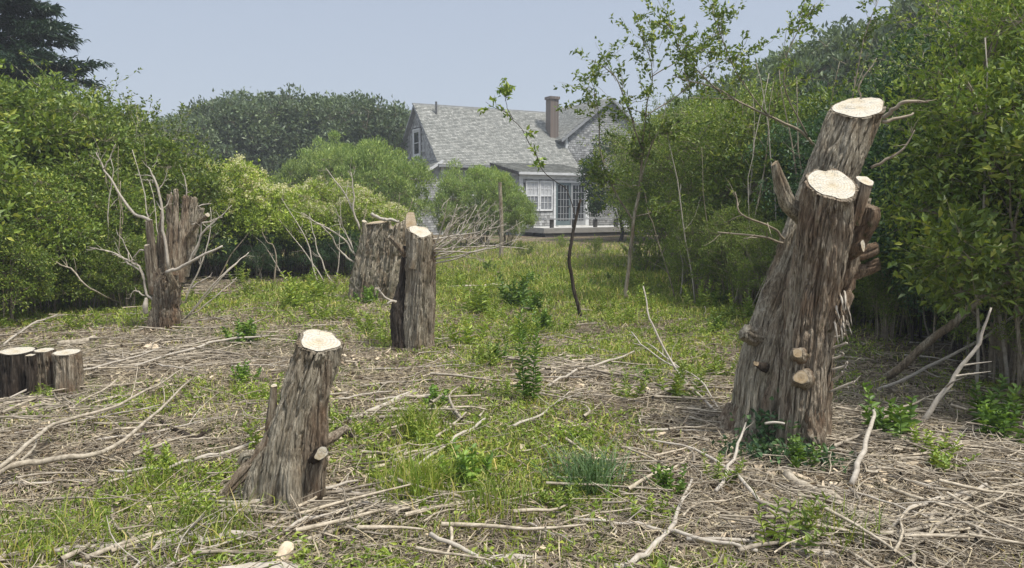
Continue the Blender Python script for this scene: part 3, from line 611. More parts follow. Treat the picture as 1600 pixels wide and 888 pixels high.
loft(st, wp([(1200, 575, D0 + .15), (1188, 572, D0 + .04), (1182, 568, D0 + .0)]), [.035, .028, .018], M['bark_dark'], (-.3, -1, .2), name='branch_stub', seed=50, n_ang=40, n_len=24, amp=.004, flare=0, sink=0, cutmat_='cut_old')
loft(st, wp([(1160, 640, D0 + .3), (1140, 690, D0 + .22), (1120, 715, D0 + .15)]), [.10, .09, .04], M['bark_brown'], None, name='root', seed=51, n_ang=70, n_len=60, amp=.015, flare=0, sink=0)
loft(st, wp([(1265, 640, D0 - .02), (1268, 690, D0 - .1), (1262, 712, D0 - .16)]), [.09, .09, .05], M['bark_brown'], None, name='root', seed=52, n_ang=70, n_len=50, amp=.015, flare=0, sink=0)
def spl(parent, items, mat, name='twig', S=5, loc=None, wig=.01):
    pm = parent.location
    for k, (L, r_) in enumerate(items):
        p = np.array(wp(L)); c = p[0].copy(); V, Q, T = tube1(p - c, r_, S, wig=wig * .5, seed=k + len(items))
        if r_[-1] <= .006 and name != 'splinter':
            Pq, Rq = crom(p - c, r_, 16); rq = np.random.default_rng(k + 77); tl_ = np.linalg.norm(p[-1] - p[0]); mq = MB(); mq.add(V, Q, T)
            for _q in range(5):
                iq = int(rq.integers(6, 15)); dq = nrm(nrm(Pq[iq + 1] - Pq[iq - 1]) * .8 + rq.normal(size=3) * .55 + np.array([0, 0, .15])); tq = np.linspace(0, 1, 5); lq_ = tl_ * (.1 + .22 * rq.random())
                Bq = Pq[iq] + dq * (tq * lq_)[:, None] + np.cumsum(rq.normal(size=(5, 3)), 0) * lq_ * .04; v_, q_ = tubes(Bq[None], (Rq[iq] * .55 * (1 - .65 * tq))[None], 4); mq.add(v_, q_)
            V, Q, T = np.concatenate(mq.V), np.concatenate(mq.Q), np.concatenate(mq.T)
        o = link(name, mesh(name, V, Q, T, [mat]), parent); o.location = Vector(tuple(c)) - pm
spl(st, [([(1195, 662, D0 - .2), (1210, 660, D0 - .22), (1226, 662, D0 - .22)], [.009, .009, .007])], M['deadpale'], wig=.002)
spl(st, [([(1295, 545 + k * 17, D0 + .05), (1312 + (k % 3) * 4, 540 + k * 16, D0), (1324 - (k % 2) * 8 + (12 if k == 4 else 0), 536 + k * 15, D0 - .04)], [.008, .008, .006]) for k in range(-1, 5)], M['deadpale'], wig=.003)
spl(st, [([(1380, 185, D0 + .3), (1395, 172, D0 + .25), (1415, 160, D0 + .2), (1449, 160, D0 + .2)], [.016, .014, .012, .006]),
         ([(1380, 190, D0 + .3), (1400, 186, D0 + .3), (1428, 178, D0 + .3)], [.014, .011, .007]),
         ([(1360, 262, D0 + .3), (1385, 250, D0 + .25), (1412, 232, D0 + .2), (1428, 203, D0 + .2)], [.010, .009, .007, .003]),
         ([(1345, 155, D0 + .4), (1342, 135, D0 + .4), (1352, 118, D0 + .4), (1370, 92, D0 + .4)], [.006, .005, .004, .002]),
         ([(1228, 380, D0 + .35), (1190, 372, D0 + .3), (1120, 362, D0 + .2)], [.010, .008, .004]),
         ([(1228, 376, D0 + .35), (1205, 355, D0 + .3), (1160, 335, D0 + .2), (1148, 300, D0 + .2)], [.010, .008, .006, .003])], M['twig'], wig=.03)
# torn splinters
r = np.random.default_rng(5); its = []
for k in range(22):
    a, b = 1300 + r.random() * 26, 455 + r.random() * 45
    its.append(([(a, b, D0 + .05), (a + 3 + r.normal() * 2, b + 12, D0 - .05 - .04 * r.random()), (a + 6 + r.normal() * 4, b + 26 + 16 * r.random(), D0 - .10)], [.008, .007, .002]))
spl(st, its[:9], M['deadpale'], 'splinter', 4); spl(st, its[9:], M['bark'], 'splinter', 4)

# ivy at its foot
def plant_leaves(n, cx, cy, rx, ry, h, r, size=.045):
    x = cx + r.normal(size=n) * rx; y = cy + r.normal(size=n) * ry; z = hgt(x, y) + h * r.random(n) ** 1.3
    P = np.stack([x, y, z], 1); D = nrm(r.normal(size=(n, 3)) + np.array([0, -.4, .3]))
    return leaves(P, D, size * (.7 + .6 * r.random(n)), size * .75 * (.7 + .6 * r.random(n)), r, up=.9, hi=True)
mb = MB(); g0 = G(1205, 705)
for (a, b, n, rx, ry, h) in [(1205, 700, 260, .10, .07, .22), (1240, 722, 260, .14, .07, .10), (1290, 735, 120, .1, .05, .08), (1170, 715, 160, .12, .06, .09), (1215, 690, 120, .05, .04, .38)]:
    g = G(a, b); V, Q, _ = plant_leaves(n, g[0], g[1], rx, ry, h, r, .04); mb.add(V, Q)
tag(mb.build('ivy', M['leaf_blue'], None, None), 'dark green ivy climbing the foot of the tall double stump', 'ivy', kind='stuff')

# nearest leaning stump
s2 = base_empty('tree_stump', 440, 785, 'nearest stump, leaning right with a bright tilted saw cut and a small upright side stub')
D1 = G(440, 788)[1]
loft(s2, wp([(432, 792, D1), (443, 740, D1 + .01), (457, 680, D1 + .03), (472, 620, D1 + .05), (488, 570, D1 + .07), (499, 533, D1 + .08)]), [.112, .114, .114, .110, .104, .101], M['bark_gray'], (.22, -.34, 1), seed=61, n_ang=280, n_len=260, amp=.012, lobes=.11, flare=.12, strips=120)
loft(s2, wp([(402, 792, D1 - .02), (410, 740, D1), (432, 680, D1 + .02), (452, 620, D1 + .04)]), [.07, .065, .055, .025], M['bark_gray'], None, seed=62, n_ang=110, n_len=110, amp=.013, flare=.3, strips=30)
loft(s2, wp([(474, 785, D1 - .03), (483, 740, D1 - .02), (490, 690, D1), (499, 620, D1 + .02), (508, 560, D1 + .05)]), [.065, .06, .055, .048, .03], M['bark_brown'], None, seed=63, n_ang=110, n_len=120, amp=.015, flare=.2, strips=30)
loft(s2, wp([(452, 790, D1 - .10), (455, 745, D1 - .09), (460, 700, D1 - .06)]), [.05, .045, .03], M['bark_gray'], None, seed=64, n_ang=80, n_len=70, amp=.012, flare=.2)
loft(s2, wp([(492, 715, D1 - .03), (497, 711, D1 - .08), (502, 708, D1 - .12)]), [.04, .038, .036], M['bark_dark'], (.45, -1, .1), name='branch_stub', seed=65, n_ang=50, n_len=24, amp=.004, flare=0, sink=0, squash=.75)
loft(s2, wp([(422, 672, D1 + .02), (425, 640, D1 + .02), (428, 604, D1 + .02)]), [.024, .022, .019], M['bark_brown'], (.1, -.3, 1), name='branch_stub', seed=66, n_ang=40, n_len=40, amp=.003, flare=0, sink=0)
loft(s2, wp([(430, 685, D1), (405, 712, D1), (380, 738, D1 - .02), (347, 775, D1 - .05)]), [.045, .035, .03, .02], M['bark'], None, name='root', seed=67, n_ang=50, n_len=60, amp=.008, flare=0, sink=0)
loft(s2, wp([(408, 712, D1), (385, 712, D1), (376, 725, D1)]), [.03, .024, .018], M['bark_gray'], None, name='root', seed=68, n_ang=40, n_len=30, amp=.006, flare=0, sink=0)
loft(s2, wp([(500, 690, D1 + .05), (520, 684, D1 + .06), (542, 668, D1 + .1)]), [.04, .03, .018], M['bark'], None, name='root', seed=69, n_ang=40, n_len=40, amp=.006, flare=0, sink=0)

# middle stump with brush on its right
s3 = base_empty('tree_stump', 645, 548, 'narrow upright fibrous stump with a pale sawn top and bare twigs fanning right')
D2 = G(645, 548)[1]
loft(s3, wp([(648, 550, D2), (652, 490, D2), (655, 430, D2), (656, 362, D2)]), [.135, .135, .13, .120], M['bark_gray'], (.22, -.42, 1), seed=71, n_ang=200, n_len=170, amp=.016, lobes=.12, flare=.1, strips=80)
loft(s3, wp([(630, 540, D2 + .02), (624, 490, D2 + .02), (632, 440, D2 + .05), (638, 385, D2 + .06)]), [.10, .085, .06, .045], M['bark_dark'], None, seed=72, n_ang=90, n_len=90, amp=.014, flare=.2, strips=20)
loft(s3, wp([(669, 545, D2 + .02), (672, 470, D2 + .02), (674, 400, D2 + .04), (672, 372, D2 + .05)]), [.06, .055, .05, .035], M['bark'], None, seed=73, n_ang=80, n_len=90, amp=.012, flare=.2, strips=20, jag=.08)
loft(s3, wp([(645, 420, D2 - .11), (650, 390, D2 - .105), (650, 372, D2 - .1)]), [.04, .04, .035], M['bark_gray'], None, seed=74, n_ang=50, n_len=40, amp=.008, flare=0, sink=0)
loft(s3, wp([(634, 400, D2 + .02), (622, 385, D2 - .02), (608, 370, D2 - .05)]), [.03, .028, .022], M['bark_brown'], (-.7, -.5, .5), name='branch_stub', seed=75, n_ang=36, n_len=24, amp=.003, flare=0, sink=0)
loft(s3, wp([(644, 375, D2 + .15), (643, 360, D2 + .15), (642, 346, D2 + .15)]), [.08, .07, .06], M['bark_gray'], (.1, -1.2, .5), name='branch_stub', seed=76, n_ang=44, n_len=24, amp=.003, flare=0, sink=0, cutmat_='cut_old')
spl(s3, [([(620, 472, D2 - .1), (603, 466, D2 - .14), (590, 450, D2 - .15)], [.014, .012, .006]), ([(618, 473, D2 - .1), (612, 471, D2 - .18), (605, 475, D2 - .2)], [.014, .014, .012])], M['deadpale'], 'twig')
r = np.random.default_rng(8); its = []
for (ex, ey) in [(700, 312), (714, 318), (728, 330), (745, 322), (760, 312), (778, 345), (790, 352), (815, 372), (826, 388), (770, 372), (735, 352), (750, 382), (705, 345), (790, 378), (720, 368)]:
    sy = 415 - r.random() * 45; D = D2 + .05 + r.normal() * .25; mxp = (677 + (ex - 677) * .5, sy + (ey - sy) * .35 + 4 * r.normal())
    its.append(([(672, sy, D2), (*mxp, D2 + (D - D2) * .5), (ex, ey, D)], [.009, .007, .0028]))
    for q in range(2):
        f = .45 + .5 * r.random(); bx, by = 672 + (ex - 672) * f, mxp[1] + (ey - mxp[1]) * (f - .4)
        its.append(([(bx, by, D2 + (D - D2) * f), (bx + 9 + r.normal() * 6, by - 14 - r.random() * 10, D), (bx + 20 + r.normal() * 12, by - 24 - r.random() * 22, D + r.normal() * .1)], [.0045, .0035, .002]))
spl(s3, its, M['deadpale'], 'twig', 4, wig=.04)

# stump behind it
s4 = base_empty('tree_stump', 580, 468, 'broad weathered stump with a ragged broken top standing behind the narrow upright one')
D3 = G(580, 470)[1]
loft(s4, wp([(566, 472, D3), (572, 430, D3), (582, 385, D3), (590, 348, D3)]), [.22, .21, .20, .19], M['bark_gray'], (-.1, -.1, 1), seed=81, n_ang=170, n_len=120, amp=.03, lobes=.14, flare=.1, strips=60, cutmat_='cut_old')
loft(s4, wp([(596, 470, D3 + .05), (606, 430, D3 + .05), (612, 385, D3 + .05), (616, 352, D3 + .05)]), [.21, .2, .18, .14], M['bark_gray'], None, seed=82, n_ang=150, n_len=120, amp=.035, lobes=.16, flare=.1, jag=.25, strips=50)
loft(s4, wp([(574, 400, D3 - .1), (571, 370, D3 - .1), (569, 346, D3 - .1)]), [.06, .05, .04], M['bark_gray'], (.1, -.5, 1), name='branch_stub', seed=83, n_ang=40, n_len=30, amp=.01, flare=0, sink=0)
spl(s4, [([(582, 334, D3 - .1), (592, 340, D3 - .15), (604, 344, D3 - .2)], [.03, .03, .03]), ([(600, 343, D3 - .1), (612, 344, D3 - .15), (622, 348, D3 - .2)], [.03, .03, .02]),
         ([(562, 360, D3), (553, 330, D3), (552, 300, D3), (548, 270, D3)], [.02, .017, .014, .006]), ([(555, 335, D3), (535, 300, D3 + .1), (508, 262, D3 + .2)], [.014, .011, .005]),
         ([(556, 400, D3), (535, 372, D3), (500, 350, D3 - .2), (470, 332, D3 - .3)], [.018, .016, .012, .005]), ([(552, 410, D3), (530, 392, D3), (510, 360, D3 - .2), (482, 340, D3 - .3)], [.018, .016, .012, .005]),
         ([(553, 392, D3), (538, 360, D3), (530, 340, D3 - .2), (520, 322, D3 - .3)], [.012, .01, .008, .004])], M['deadpale'], 'twig', 5, wig=.06)
spl(s4, [([(615, 400, D3 - .2), (622, 360, D3 - .2), (626, 348, D3 - .2)], [.03, .03, .015]), ([(604, 480, D3 - .2), (612, 440, D3 - .3), (620, 400, D3 - .2)], [.04, .03, .02])], M['bark_gray'], 'splinter', 6, wig=.05)

# splintered stump at the left
s5 = base_empty('tree_stump', 258, 512, 'splintered reddish stump with upright shards and bare pale branches at the left')
D4 = G(258, 513)[1]
loft(s5, wp([(257, 514, D4), (260, 470, D4), (262, 440, D4), (262, 418, D4)]), [.145, .14, .14, .12], M['bark_brown'], None, seed=91, n_ang=170, n_len=110, amp=.024, lobes=.15, flare=.12, jag=.25, strips=70)
for k, (L, R, mt, c) in enumerate([
        ([(245, 440, -.05), (238, 400, -.06), (232, 345, -.08)], [.06, .055, .05], 'bark_brown', (-.1, -.3, 1)),
        ([(240, 460, -.08), (233, 420, -.1), (230, 383, -.12)], [.055, .05, .04], 'bark_brown', (-.2, -.5, 1)),
        ([(262, 430, -.1), (264, 370, -.1), (266, 302, -.1)], [.05, .04, .028], 'bark_brown', None),
        ([(272, 430, -.05), (274, 360, -.02), (276, 298, 0)], [.06, .045, .025], 'bark', None),
        ([(280, 440, .02), (286, 370, .02), (290, 308, .02)], [.08, .07, .035], 'bark', None),
        ([(285, 430, .08), (298, 370, .1), (303, 310, .1)], [.10, .085, .05], 'bark_gray', None),
        ([(288, 420, .1), (302, 365, .12), (314, 330, .15)], [.07, .05, .03], 'bark_gray', None),
        ([(252, 440, .08), (250, 380, .08), (253, 330, .1)], [.06, .045, .02], 'bark_brown', None),
        ([(292, 372, -.02), (308, 350, -.08), (324, 336, -.12)], [.035, .032, .03], 'bark_gray', (.7, -.5, .4)),
        ([(276, 450, -.12), (268, 436, -.2), (262, 424, -.24)], [.05, .045, .04], 'bark_gray', (-.2, -.5, 1))]):
    loft(s5, wp([(a, b, D4 + d) for a, b, d in L]), [q * .8 for q in R], M[mt], c, name='branch_stub' if c else 'shard', seed=100 + k, n_ang=60, n_len=60, amp=.014 if not c else .006, flare=0, sink=0, jag=0 if c else .12, strips=0 if c else 8)
spl(s5, [([(a, b, D4 + d) for a, b, d in L], R) for L, R in [
    ([(233, 345, -.1), (205, 330, -.1), (178, 290, -.1), (160, 262, -.1), (150, 238, -.1)], [.022, .018, .014, .011, .005]),
    ([(162, 264, -.1), (172, 245, -.1), (180, 226, -.1)], [.010, .008, .003]),
    ([(262, 420, -.25), (255, 360, -.25), (250, 310, -.25), (238, 275, -.25), (232, 262, -.25)], [.02, .018, .016, .012, .005]),
    ([(240, 285, -.25), (232, 282, -.2), (222, 280, -.2)], [.008, .006, .003]), ([(246, 300, -.25), (256, 285, -.2), (262, 262, -.2)], [.008, .006, .003]), ([(250, 330, -.25), (262, 318, -.2), (268, 300, -.2)], [.008, .006, .003]),
    ([(262, 425, -.3), (285, 417, -.35), (320, 398, -.4), (347, 386, -.4)], [.026, .020, .017, .012]),
    ([(296, 410, -.2), (305, 390, -.2), (318, 362, -.2), (338, 345, -.2), (362, 322, -.2)], [.014, .014, .012, .009, .004]),
    ([(300, 405, -.1), (314, 370, -.1), (316, 345, -.1)], [.012, .01, .006]), ([(300, 352, 0), (322, 348, 0), (346, 340, 0)], [.014, .012, .006]),
    ([(240, 470, -.1), (228, 455, -.1), (222, 425, -.1), (206, 408, -.1), (175, 398, -.1)], [.02, .017, .015, .012, .005]),
    ([(222, 428, -.1), (208, 415, -.1), (190, 404, -.1), (160, 390, -.1), (135, 390, -.1)], [.014, .012, .01, .007, .003]),
    ([(234, 390, -.1), (218, 392, -.1), (205, 410, -.1)], [.012, .010, .006]), ([(228, 462, -.1), (210, 455, -.1), (200, 468, -.1)], [.01, .008, .003]),
    ([(205, 408, -.1), (195, 385, -.1), (182, 360, -.1)], [.008, .006, .003]), ([(290, 330, .1), (292, 300, .1), (286, 270, .1)], [.01, .008, .004]),
    ([(300, 450, .1), (312, 440, .1), (330, 432, .1)], [.016, .012, .006]), ([(296, 330, .1), (310, 322, .1), (330, 318, .1)], [.012, .01, .004])]], M['deadpale'], 'dead_branch', 5, wig=.05)
spl(s5, [([(228, 490, D4 - .1), (227, 478, D4 - .12), (229, 465, D4 - .1)], [.03, .035, .02])], M['deadpale'], 'splinter', 7)

# low cut posts at the left edge
low = [((28, 628), (27, 549), [.135, .13, .128], 'leftmost and widest low cut post at the left edge, grey with a white top', 121),
       ((68, 622), (69, 548), [.075, .07, .068], 'narrow middle one of the low cut posts at the left edge', 122),
       ((106, 615), (105, 551), [.105, .10, .098], 'rightmost of the low cut posts at the left edge, brown with a white top', 123),
       ((48, 632), (47, 556), [.035, .034, .033], 'thinnest low cut post, squeezed between the widest and the middle one', 124)]
Dl = G(70, 622)[1]
for k, (b, t, R, lab, sd_) in enumerate(low):
    D = Dl + [0, .04, .02, -.13][k]; g = W(*b, D); g[2] = float(hgt(g[0], g[1]))
    e = empty('tree_stump', g, 0, lab, 'stump'); p2 = W(*t, D)
    loft(e, [g, (g + p2) / 2 + np.array([.01, 0, 0]), p2], R, M[['bark_dark', 'bark_brown', 'bark', 'bark_dark'][k]], (.02, -.06, 1), seed=sd_, n_ang=110, n_len=60, amp=.012, lobes=.09, flare=.1, strips=25)

# ------------------------------------------------------------------ shingled cottage
def shinglemat(name, stops, sat=1):
    m, n, b = newmat(name); g = n.nodes.new('ShaderNodeNewGeometry')
    c = ramp(n, g.outputs['Random Per Island'], stops)
    f = noise(n, mapping(n, (3, 3, 3)), 1, 5); c = mixc(n, .5, c, mixc(n, 1, c, ramp(n, f, [(.35, (.65, .65, .62)), (.65, (1.25, 1.25, 1.22))]), 'MULTIPLY'))
    n.links.new(c, b.inputs['Base Color']); return m
M['sh_roof'] = shinglemat('roof_shingle', [(0, (.19, .195, .183)), (.5, (.255, .26, .243)), (.8, (.30, .30, .283)), (1, (.37, .37, .35))])
M['sh_wall'] = shinglemat('wall_shingle', [(0, (.22, .22, .22)), (.5, (.34, .345, .35)), (.8, (.43, .435, .44)), (1, (.50, .50, .51))])
def plain(name, col, rough=.7, nz=.15):
    m, n, b = newmat(name); f = noise(n, mapping(n, (4, 4, 9)), 1, 5)
    c = ramp(n, f, [(.3, tuple(x * (1 - nz) for x in col)), (.7, tuple(x * (1 + nz) for x in col))]); n.links.new(c, b.inputs['Base Color']); b.inputs['Roughness'].default_value = rough; return m
M['trim'] = plain('trim', (.68, .69, .70)); M['trim_gray'] = plain('trim_gray', (.3, .31, .32)); M['sheath'] = plain('sheath', (.08, .08, .08))
M['deck'] = plain('deck', (.62, .61, .58)); M['deck_side'] = plain('deck_side', (.30, .29, .27)); M['darkwood'] = plain('darkwood', (.06, .055, .05)); M['doorpaint'] = plain('doorpaint', (.12, .16, .17))
M['metalpipe'] = plain('metalpipe', (.12, .12, .12), .5)
m, n, b = newmat('pane'); b.inputs['Base Color'].default_value = (.03, .035, .04, 1); b.inputs['Roughness'].default_value = .08; b.inputs['Specular IOR Level'].default_value = .9; M['pane'] = m
M['pane_reflection'] = plain('pane_reflection', (.22, .23, .25)); M['curtain'] = plain('curtain', (.55, .56, .58))  # lower window panes carry a grey reflection painted as colour
m, n, b = newmat('brick'); bt = n.nodes.new('ShaderNodeTexBrick'); bt.inputs['Scale'].default_value = 1; bt.inputs['Brick Width'].default_value = .22; bt.inputs['Row Height'].default_value = .075; bt.inputs['Mortar Size'].default_value = .01
bt.inputs['Color1'].default_value = (.19, .145, .12, 1); bt.inputs['Color2'].default_value = (.14, .115, .10, 1); bt.inputs['Mortar'].default_value = (.25, .23, .21, 1)
n.links.new(mapping(n, (1, 1, 1), 'Object'), bt.inputs[0]); n.links.new(bt.outputs[0], b.inputs[0]); M['brick'] = m
HC = W(690, 320, 40.0); HC[2] = 0
H = empty('cottage', HC, math.radians(28), 'gray weathered shingled cottage with a brick chimney and a low deck behind the bushes', 'cottage')
LX, DY, EV, RG = 8.4, 6.8, 3.95, 7.25
rs = np.random.default_rng(3)
def inpoly(u, v, poly):
    c = np.zeros(u.shape, bool); n_ = len(poly)
    for i in range(n_):
        x1, y1 = poly[i]; x2, y2 = poly[(i + 1) % n_]
        if y1 == y2: continue
        k = ((y1 > v) != (y2 > v)) & (u < (x2 - x1) * (v - y1) / (y2 - y1) + x1); c ^= k
    return c
def shingles(name, O, U, Vv, poly, mat, parent, ex=.13, wd_=.16, holes=(), col=None):
    """lapped shingles on the plane O + u U + v Vv inside poly"""
    O, U, Vv = np.array(O, float), nrm(np.array(U, float)), nrm(np.array(Vv, float)); Nn = np.cross(U, Vv)
    us = [p[0] for p in poly]; vs = [p[1] for p in poly]; B = []
    for i, v in enumerate(np.arange(min(vs), max(vs), ex)):
        u = min(us) - rs.random() * wd_
        while u < max(us):
            w = wd_ * (.7 + .6 * rs.random()); B.append((u, v, w)); u += w
    B = np.array(B); u, v, w = B.T; k = inpoly(u + w / 2, v + ex / 2, poly)
    for h in holes: k &= ~((u + w > h[0]) & (u < h[1]) & (v + ex > h[2]) & (v < h[3]))
    u, v, w = u[k], v[k], w[k]; N = len(u); u1 = u + w - .008; v0 = v + rs.normal(size=N) * .006; v1 = v + ex * 1.25; umin, umax = min(us), max(us)
    u = np.maximum(u, umin); u1 = np.minimum(u1, umax); v1 = np.minimum(v1, max(vs) + .02)
    def pt(a, b_, d): return O + a[:, None] * U + b_[:, None] * Vv + (Nn * np.asarray(d)[..., None] if np.ndim(d) else Nn * d)
    t = .032 + .008 * rs.random(N)
    VV = np.stack([pt(u, v0, t), pt(u1, v0, t), pt(u1, v1, .012), pt(u, v1, .012), pt(u, v0, .004), pt(u1, v0, .004), pt(u1, v1, .004), pt(u, v1, .004)], 1).reshape(-1, 3)
    kk = np.arange(N)[:, None] * 8
    Q = np.concatenate([kk + np.array([q]) for q in [[0, 1, 2, 3], [4, 5, 1, 0], [5, 6, 2, 1], [7, 4, 0, 3]]])
    o = link(name, mesh(name, VV, Q, None, [mat], smooth=False), parent); o['kind'] = 'stuff'; return o
# wall cores
def prism(pts2, x0, x1, axis='x'):
    """extrude a polygon in (y,z) along x or in (x,z) along y"""
    n_ = len(pts2); V = []
    for e in (x0, x1):
        for a, b_ in pts2: V.append((e, a, b_) if axis == 'x' else (a, e, b_))
    Q = [(i, (i + 1) % n_, n_ + (i + 1) % n_, n_ + i) for i in range(n_)]
    T = [(0, i, i + 1) for i in range(1, n_ - 1)] + [(n_, n_ + i + 1, n_ + i) for i in range(1, n_ - 1)]
    return V, Q, T
def walls(name, V): 
    mb = MB(); mb.add(*V); return mb.build(name, M['sheath'], H)
XW0, XW1, YW, EW = 3.02, 7.2, -3.27, 3.26
CX, CW, CE, CR = 11.53, 3.1, 5.75, 8.07
wm = walls('wall', prism([(0, 0), (DY, 0), (DY, EV - .08), (DY / 2, RG - .08), (0, EV - .08)], 0, LX))
ww = walls('wall', prism([(YW, 0), (-.003, 0), (-.003, EV - .1), (YW, EW - .1)], XW0, XW1))
wl = walls('wall', prism([(-1.5, 0), (-.003, 0), (-.003, 3.9), (-1.5, 3.0)], .02, 4.5, 'y'))
wc = walls('wall', prism([(CX - CW, 0), (CX + CW, 0), (CX + CW, CE), (CX, CR - .1), (CX - CW, CE)], 1.0, 10.5, 'y'))
WH = [(.35, 1.9, 1.25, 2.85), (2.05, 4.05, .4, 2.85)]
shingles('shingles', (0, 0, 0), (1, 0, 0), (0, 0, 1), [(0.1, 0), (XW0, 0), (XW0, EV - .1), (0.1, EV - .1)], M['sh_wall'], wm)
shingles('shingles', (0, DY, 0), (0, -1, 0), (0, 0, 1), [(0, 0), (DY, 0), (DY, EV), (DY / 2, RG - .15), (0, EV)], M['sh_wall'], wm, holes=[(DY / 2 - .5, DY / 2 + .6, 4.3, 5.9)])
shingles('shingles', (XW0, YW, 0), (1, 0, 0), (0, 0, 1), [(0, 0), (XW1 - XW0, 0), (XW1 - XW0, EW - .3), (0, EW - .3)], M['sh_wall'], ww, holes=WH)
shingles('shingles', (XW0, 0, 0), (0, -1, 0), (0, 0, 1), [(0, 0), (-YW, 0), (-YW, EW - .1), (0, EV - .1)], M['sh_wall'], ww)
shingles('shingles', (-1.5, .02, 0), (1, 0, 0), (0, 0, 1), [(0.1, 0), (1.5, 0), (1.5, 3.8), (0.1, 2.95)], M['sh_wall'], wl)
shingles('shingles', (CX - CW, 1.0, 0), (1, 0, 0), (0, 0, 1), [(.12, 0), (2 * CW, 0), (2 * CW, CE), (CW, CR - .15), (.12, CE)], M['sh_wall'], wc)
shingles('shingles', (CX - CW, 10.5, 0), (0, -1, 0), (0, 0, 1), [(0, 3), (9.5, 3), (9.5, CE), (0, CE)], M['sh_wall'], wc)
# roofs: slab + shingles
def slab(P4, th, name, parent=H):
    P4 = np.array(P4, float); nn = nrm(np.cross(P4[1] - P4[0], P4[3] - P4[0])); V = np.concatenate([P4, P4 - nn * th])
    mb = MB(); mb.add(V, [(0, 1, 2, 3), (7, 6, 5, 4), (0, 4, 5, 1), (1, 5, 6, 2), (2, 6, 7, 3), (3, 7, 4, 0)]); return mb.build(name, M['trim_gray'], parent)
sl = (RG - EV) / (DY / 2); oh = .25
rf = slab([(-.25, -oh, EV - oh * sl), (LX + .2, -oh, EV - oh * sl), (LX + .2, DY / 2, RG), (-.25, DY / 2, RG)], .08, 'roof')
dl = math.hypot(DY / 2 + oh, RG - EV + oh * sl)
shingles('shingles', (-.27, -oh - .02, EV - oh * sl), (1, 0, 0), (0, 1, sl), [(0, 0), (LX + .45, 0), (LX + .45, dl), (0, dl)], M['sh_roof'], rf)
slab([(LX + .2, DY + oh, EV - oh * sl), (-.25, DY + oh, EV - oh * sl), (-.25, DY / 2 + .003, RG), (LX + .2, DY / 2 + .003, RG)], .08, 'roof')
mb = MB(); mb.box(-.3, LX + .6, DY / 2 - .07, DY / 2 + .07, RG - .02, RG + .07); mb.build('ridge_cap', M['sh_wall'], rf)
sw = (EV + .55 - EW) / (0.56 - YW)   # shallow roof tucked onto the main slope
y1w = -.12; z1w = EV + y1w * sl + .05
sw = (z1w - (EW)) / (y1w - (YW - .2))
rw = slab([(XW0 - .2, YW - .25, EW), (XW1 + .25, YW - .25, EW), (XW1 + .25, y1w, z1w), (XW0 - .2, y1w, z1w)], .09, 'roof')
shingles('shingles', (XW0 - .22, YW - .27, EW), (1, 0, 0), (0, 1, (z1w - EW) / (y1w - YW + .25)), [(0, 0), (XW1 - XW0 + .5, 0), (XW1 - XW0 + .5, math.hypot(y1w - YW + .27, z1w - EW) - .02), (0, math.hypot(y1w - YW + .27, z1w - EW) - .02)], M['sh_roof'], rw)
rl = slab([(-1.7, 4.6, 2.93), (-1.7, -.2, 2.93), (-.01, -.2, 3.95), (-.01, 4.6, 3.95)], .08, 'roof')
shingles('shingles', (-1.72, 4.6, 2.93), (0, -1, 0), (1, 0, .6), [(0, 0), (4.8, 0), (4.8, 1.95), (0, 1.95)], M['sh_roof'], rl)
sc_ = (CR - CE) / CW; oc = .45
rc = slab([(CX - CW - oc, 10.9, CE - oc * sc_), (CX - CW - oc, .75, CE - oc * sc_), (CX, .75, CR), (CX, 10.9, CR)], .09, 'roof')
shingles('shingles', (CX - CW - oc - .02, 10.9, CE - oc * sc_), (0, -1, 0), (1, 0, sc_), [(0, 0), (10.15, 0), (10.15, math.hypot(CW + oc, CR - CE + oc * sc_)), (0, math.hypot(CW + oc, CR - CE + oc * sc_))], M['sh_roof'], rc)
slab([(CX + CW + oc, .75, CE - oc * sc_), (CX + CW + oc, 10.9, CE - oc * sc_), (CX + .003, 10.9, CR), (CX + .003, .75, CR)], .09, 'roof')
def tb(name, x0, x1, y0, y1, z0, z1, mat='trim', parent=H):
    mb = MB(); mb.box(x0, x1, y0, y1, z0, z1); return mb.build(name, M[mat], parent)
tb('corner_board', -1.53, -1.39, -.035, .03, 0, 2.9); tb('corner_board', -.02, .12, -.045, .03, 0, 3.75)
tb('corner_board', XW0 - .04, XW0 + .12, YW - .05, YW + .03, 0, EW - .12); tb('corner_board', XW1 - .12, XW1 + .03, YW - .05, YW + .03, 0, EW - .12)
tb('corner_board', CX - CW - .03, CX - CW + .12, .95, 1.03, 0, CE - .1)
tb('fascia', XW0 - .22, XW1 + .27, YW - .30, YW - .24, EW - .12, EW + .005, 'trim'); tb('fascia', -.25, XW0 - .22, -oh - .05, -oh + .003, EV - oh * sl - .12, EV - oh * sl + .0, 'trim_gray')
tb('frieze_board', XW0 + .1, XW1 - .1, YW - .045, YW + .01, EW - .33, EW - .10)
def rake(P, Q_, w=.16, t=.04, mat='trim', name='rake_board'):
    P = np.array(P, float); Q_ = np.array(Q_, float); up = np.array([0, 0, w]); o = nrm(np.cross(Q_ - P, up)) * t
    V = [P, Q_, Q_ - up, P - up, P + o, Q_ + o, Q_ + o - up, P + o - up]; mb = MB(); mb.add(V, [(0, 1, 2, 3), (7, 6, 5, 4), (0, 4, 5, 1), (2, 6, 7, 3), (1, 5, 6, 2), (0, 3, 7, 4)]); return mb.build(name, M[mat], H)
rake((-1.72, -.21, 2.94), (0, -.21, 3.97)); rake((-.26, -oh, EV - oh * sl), (-.26, DY / 2, RG), mat='trim_gray'); rake((-.26, DY / 2, RG), (-.26, DY + oh, EV - oh * sl), mat='trim_gray')
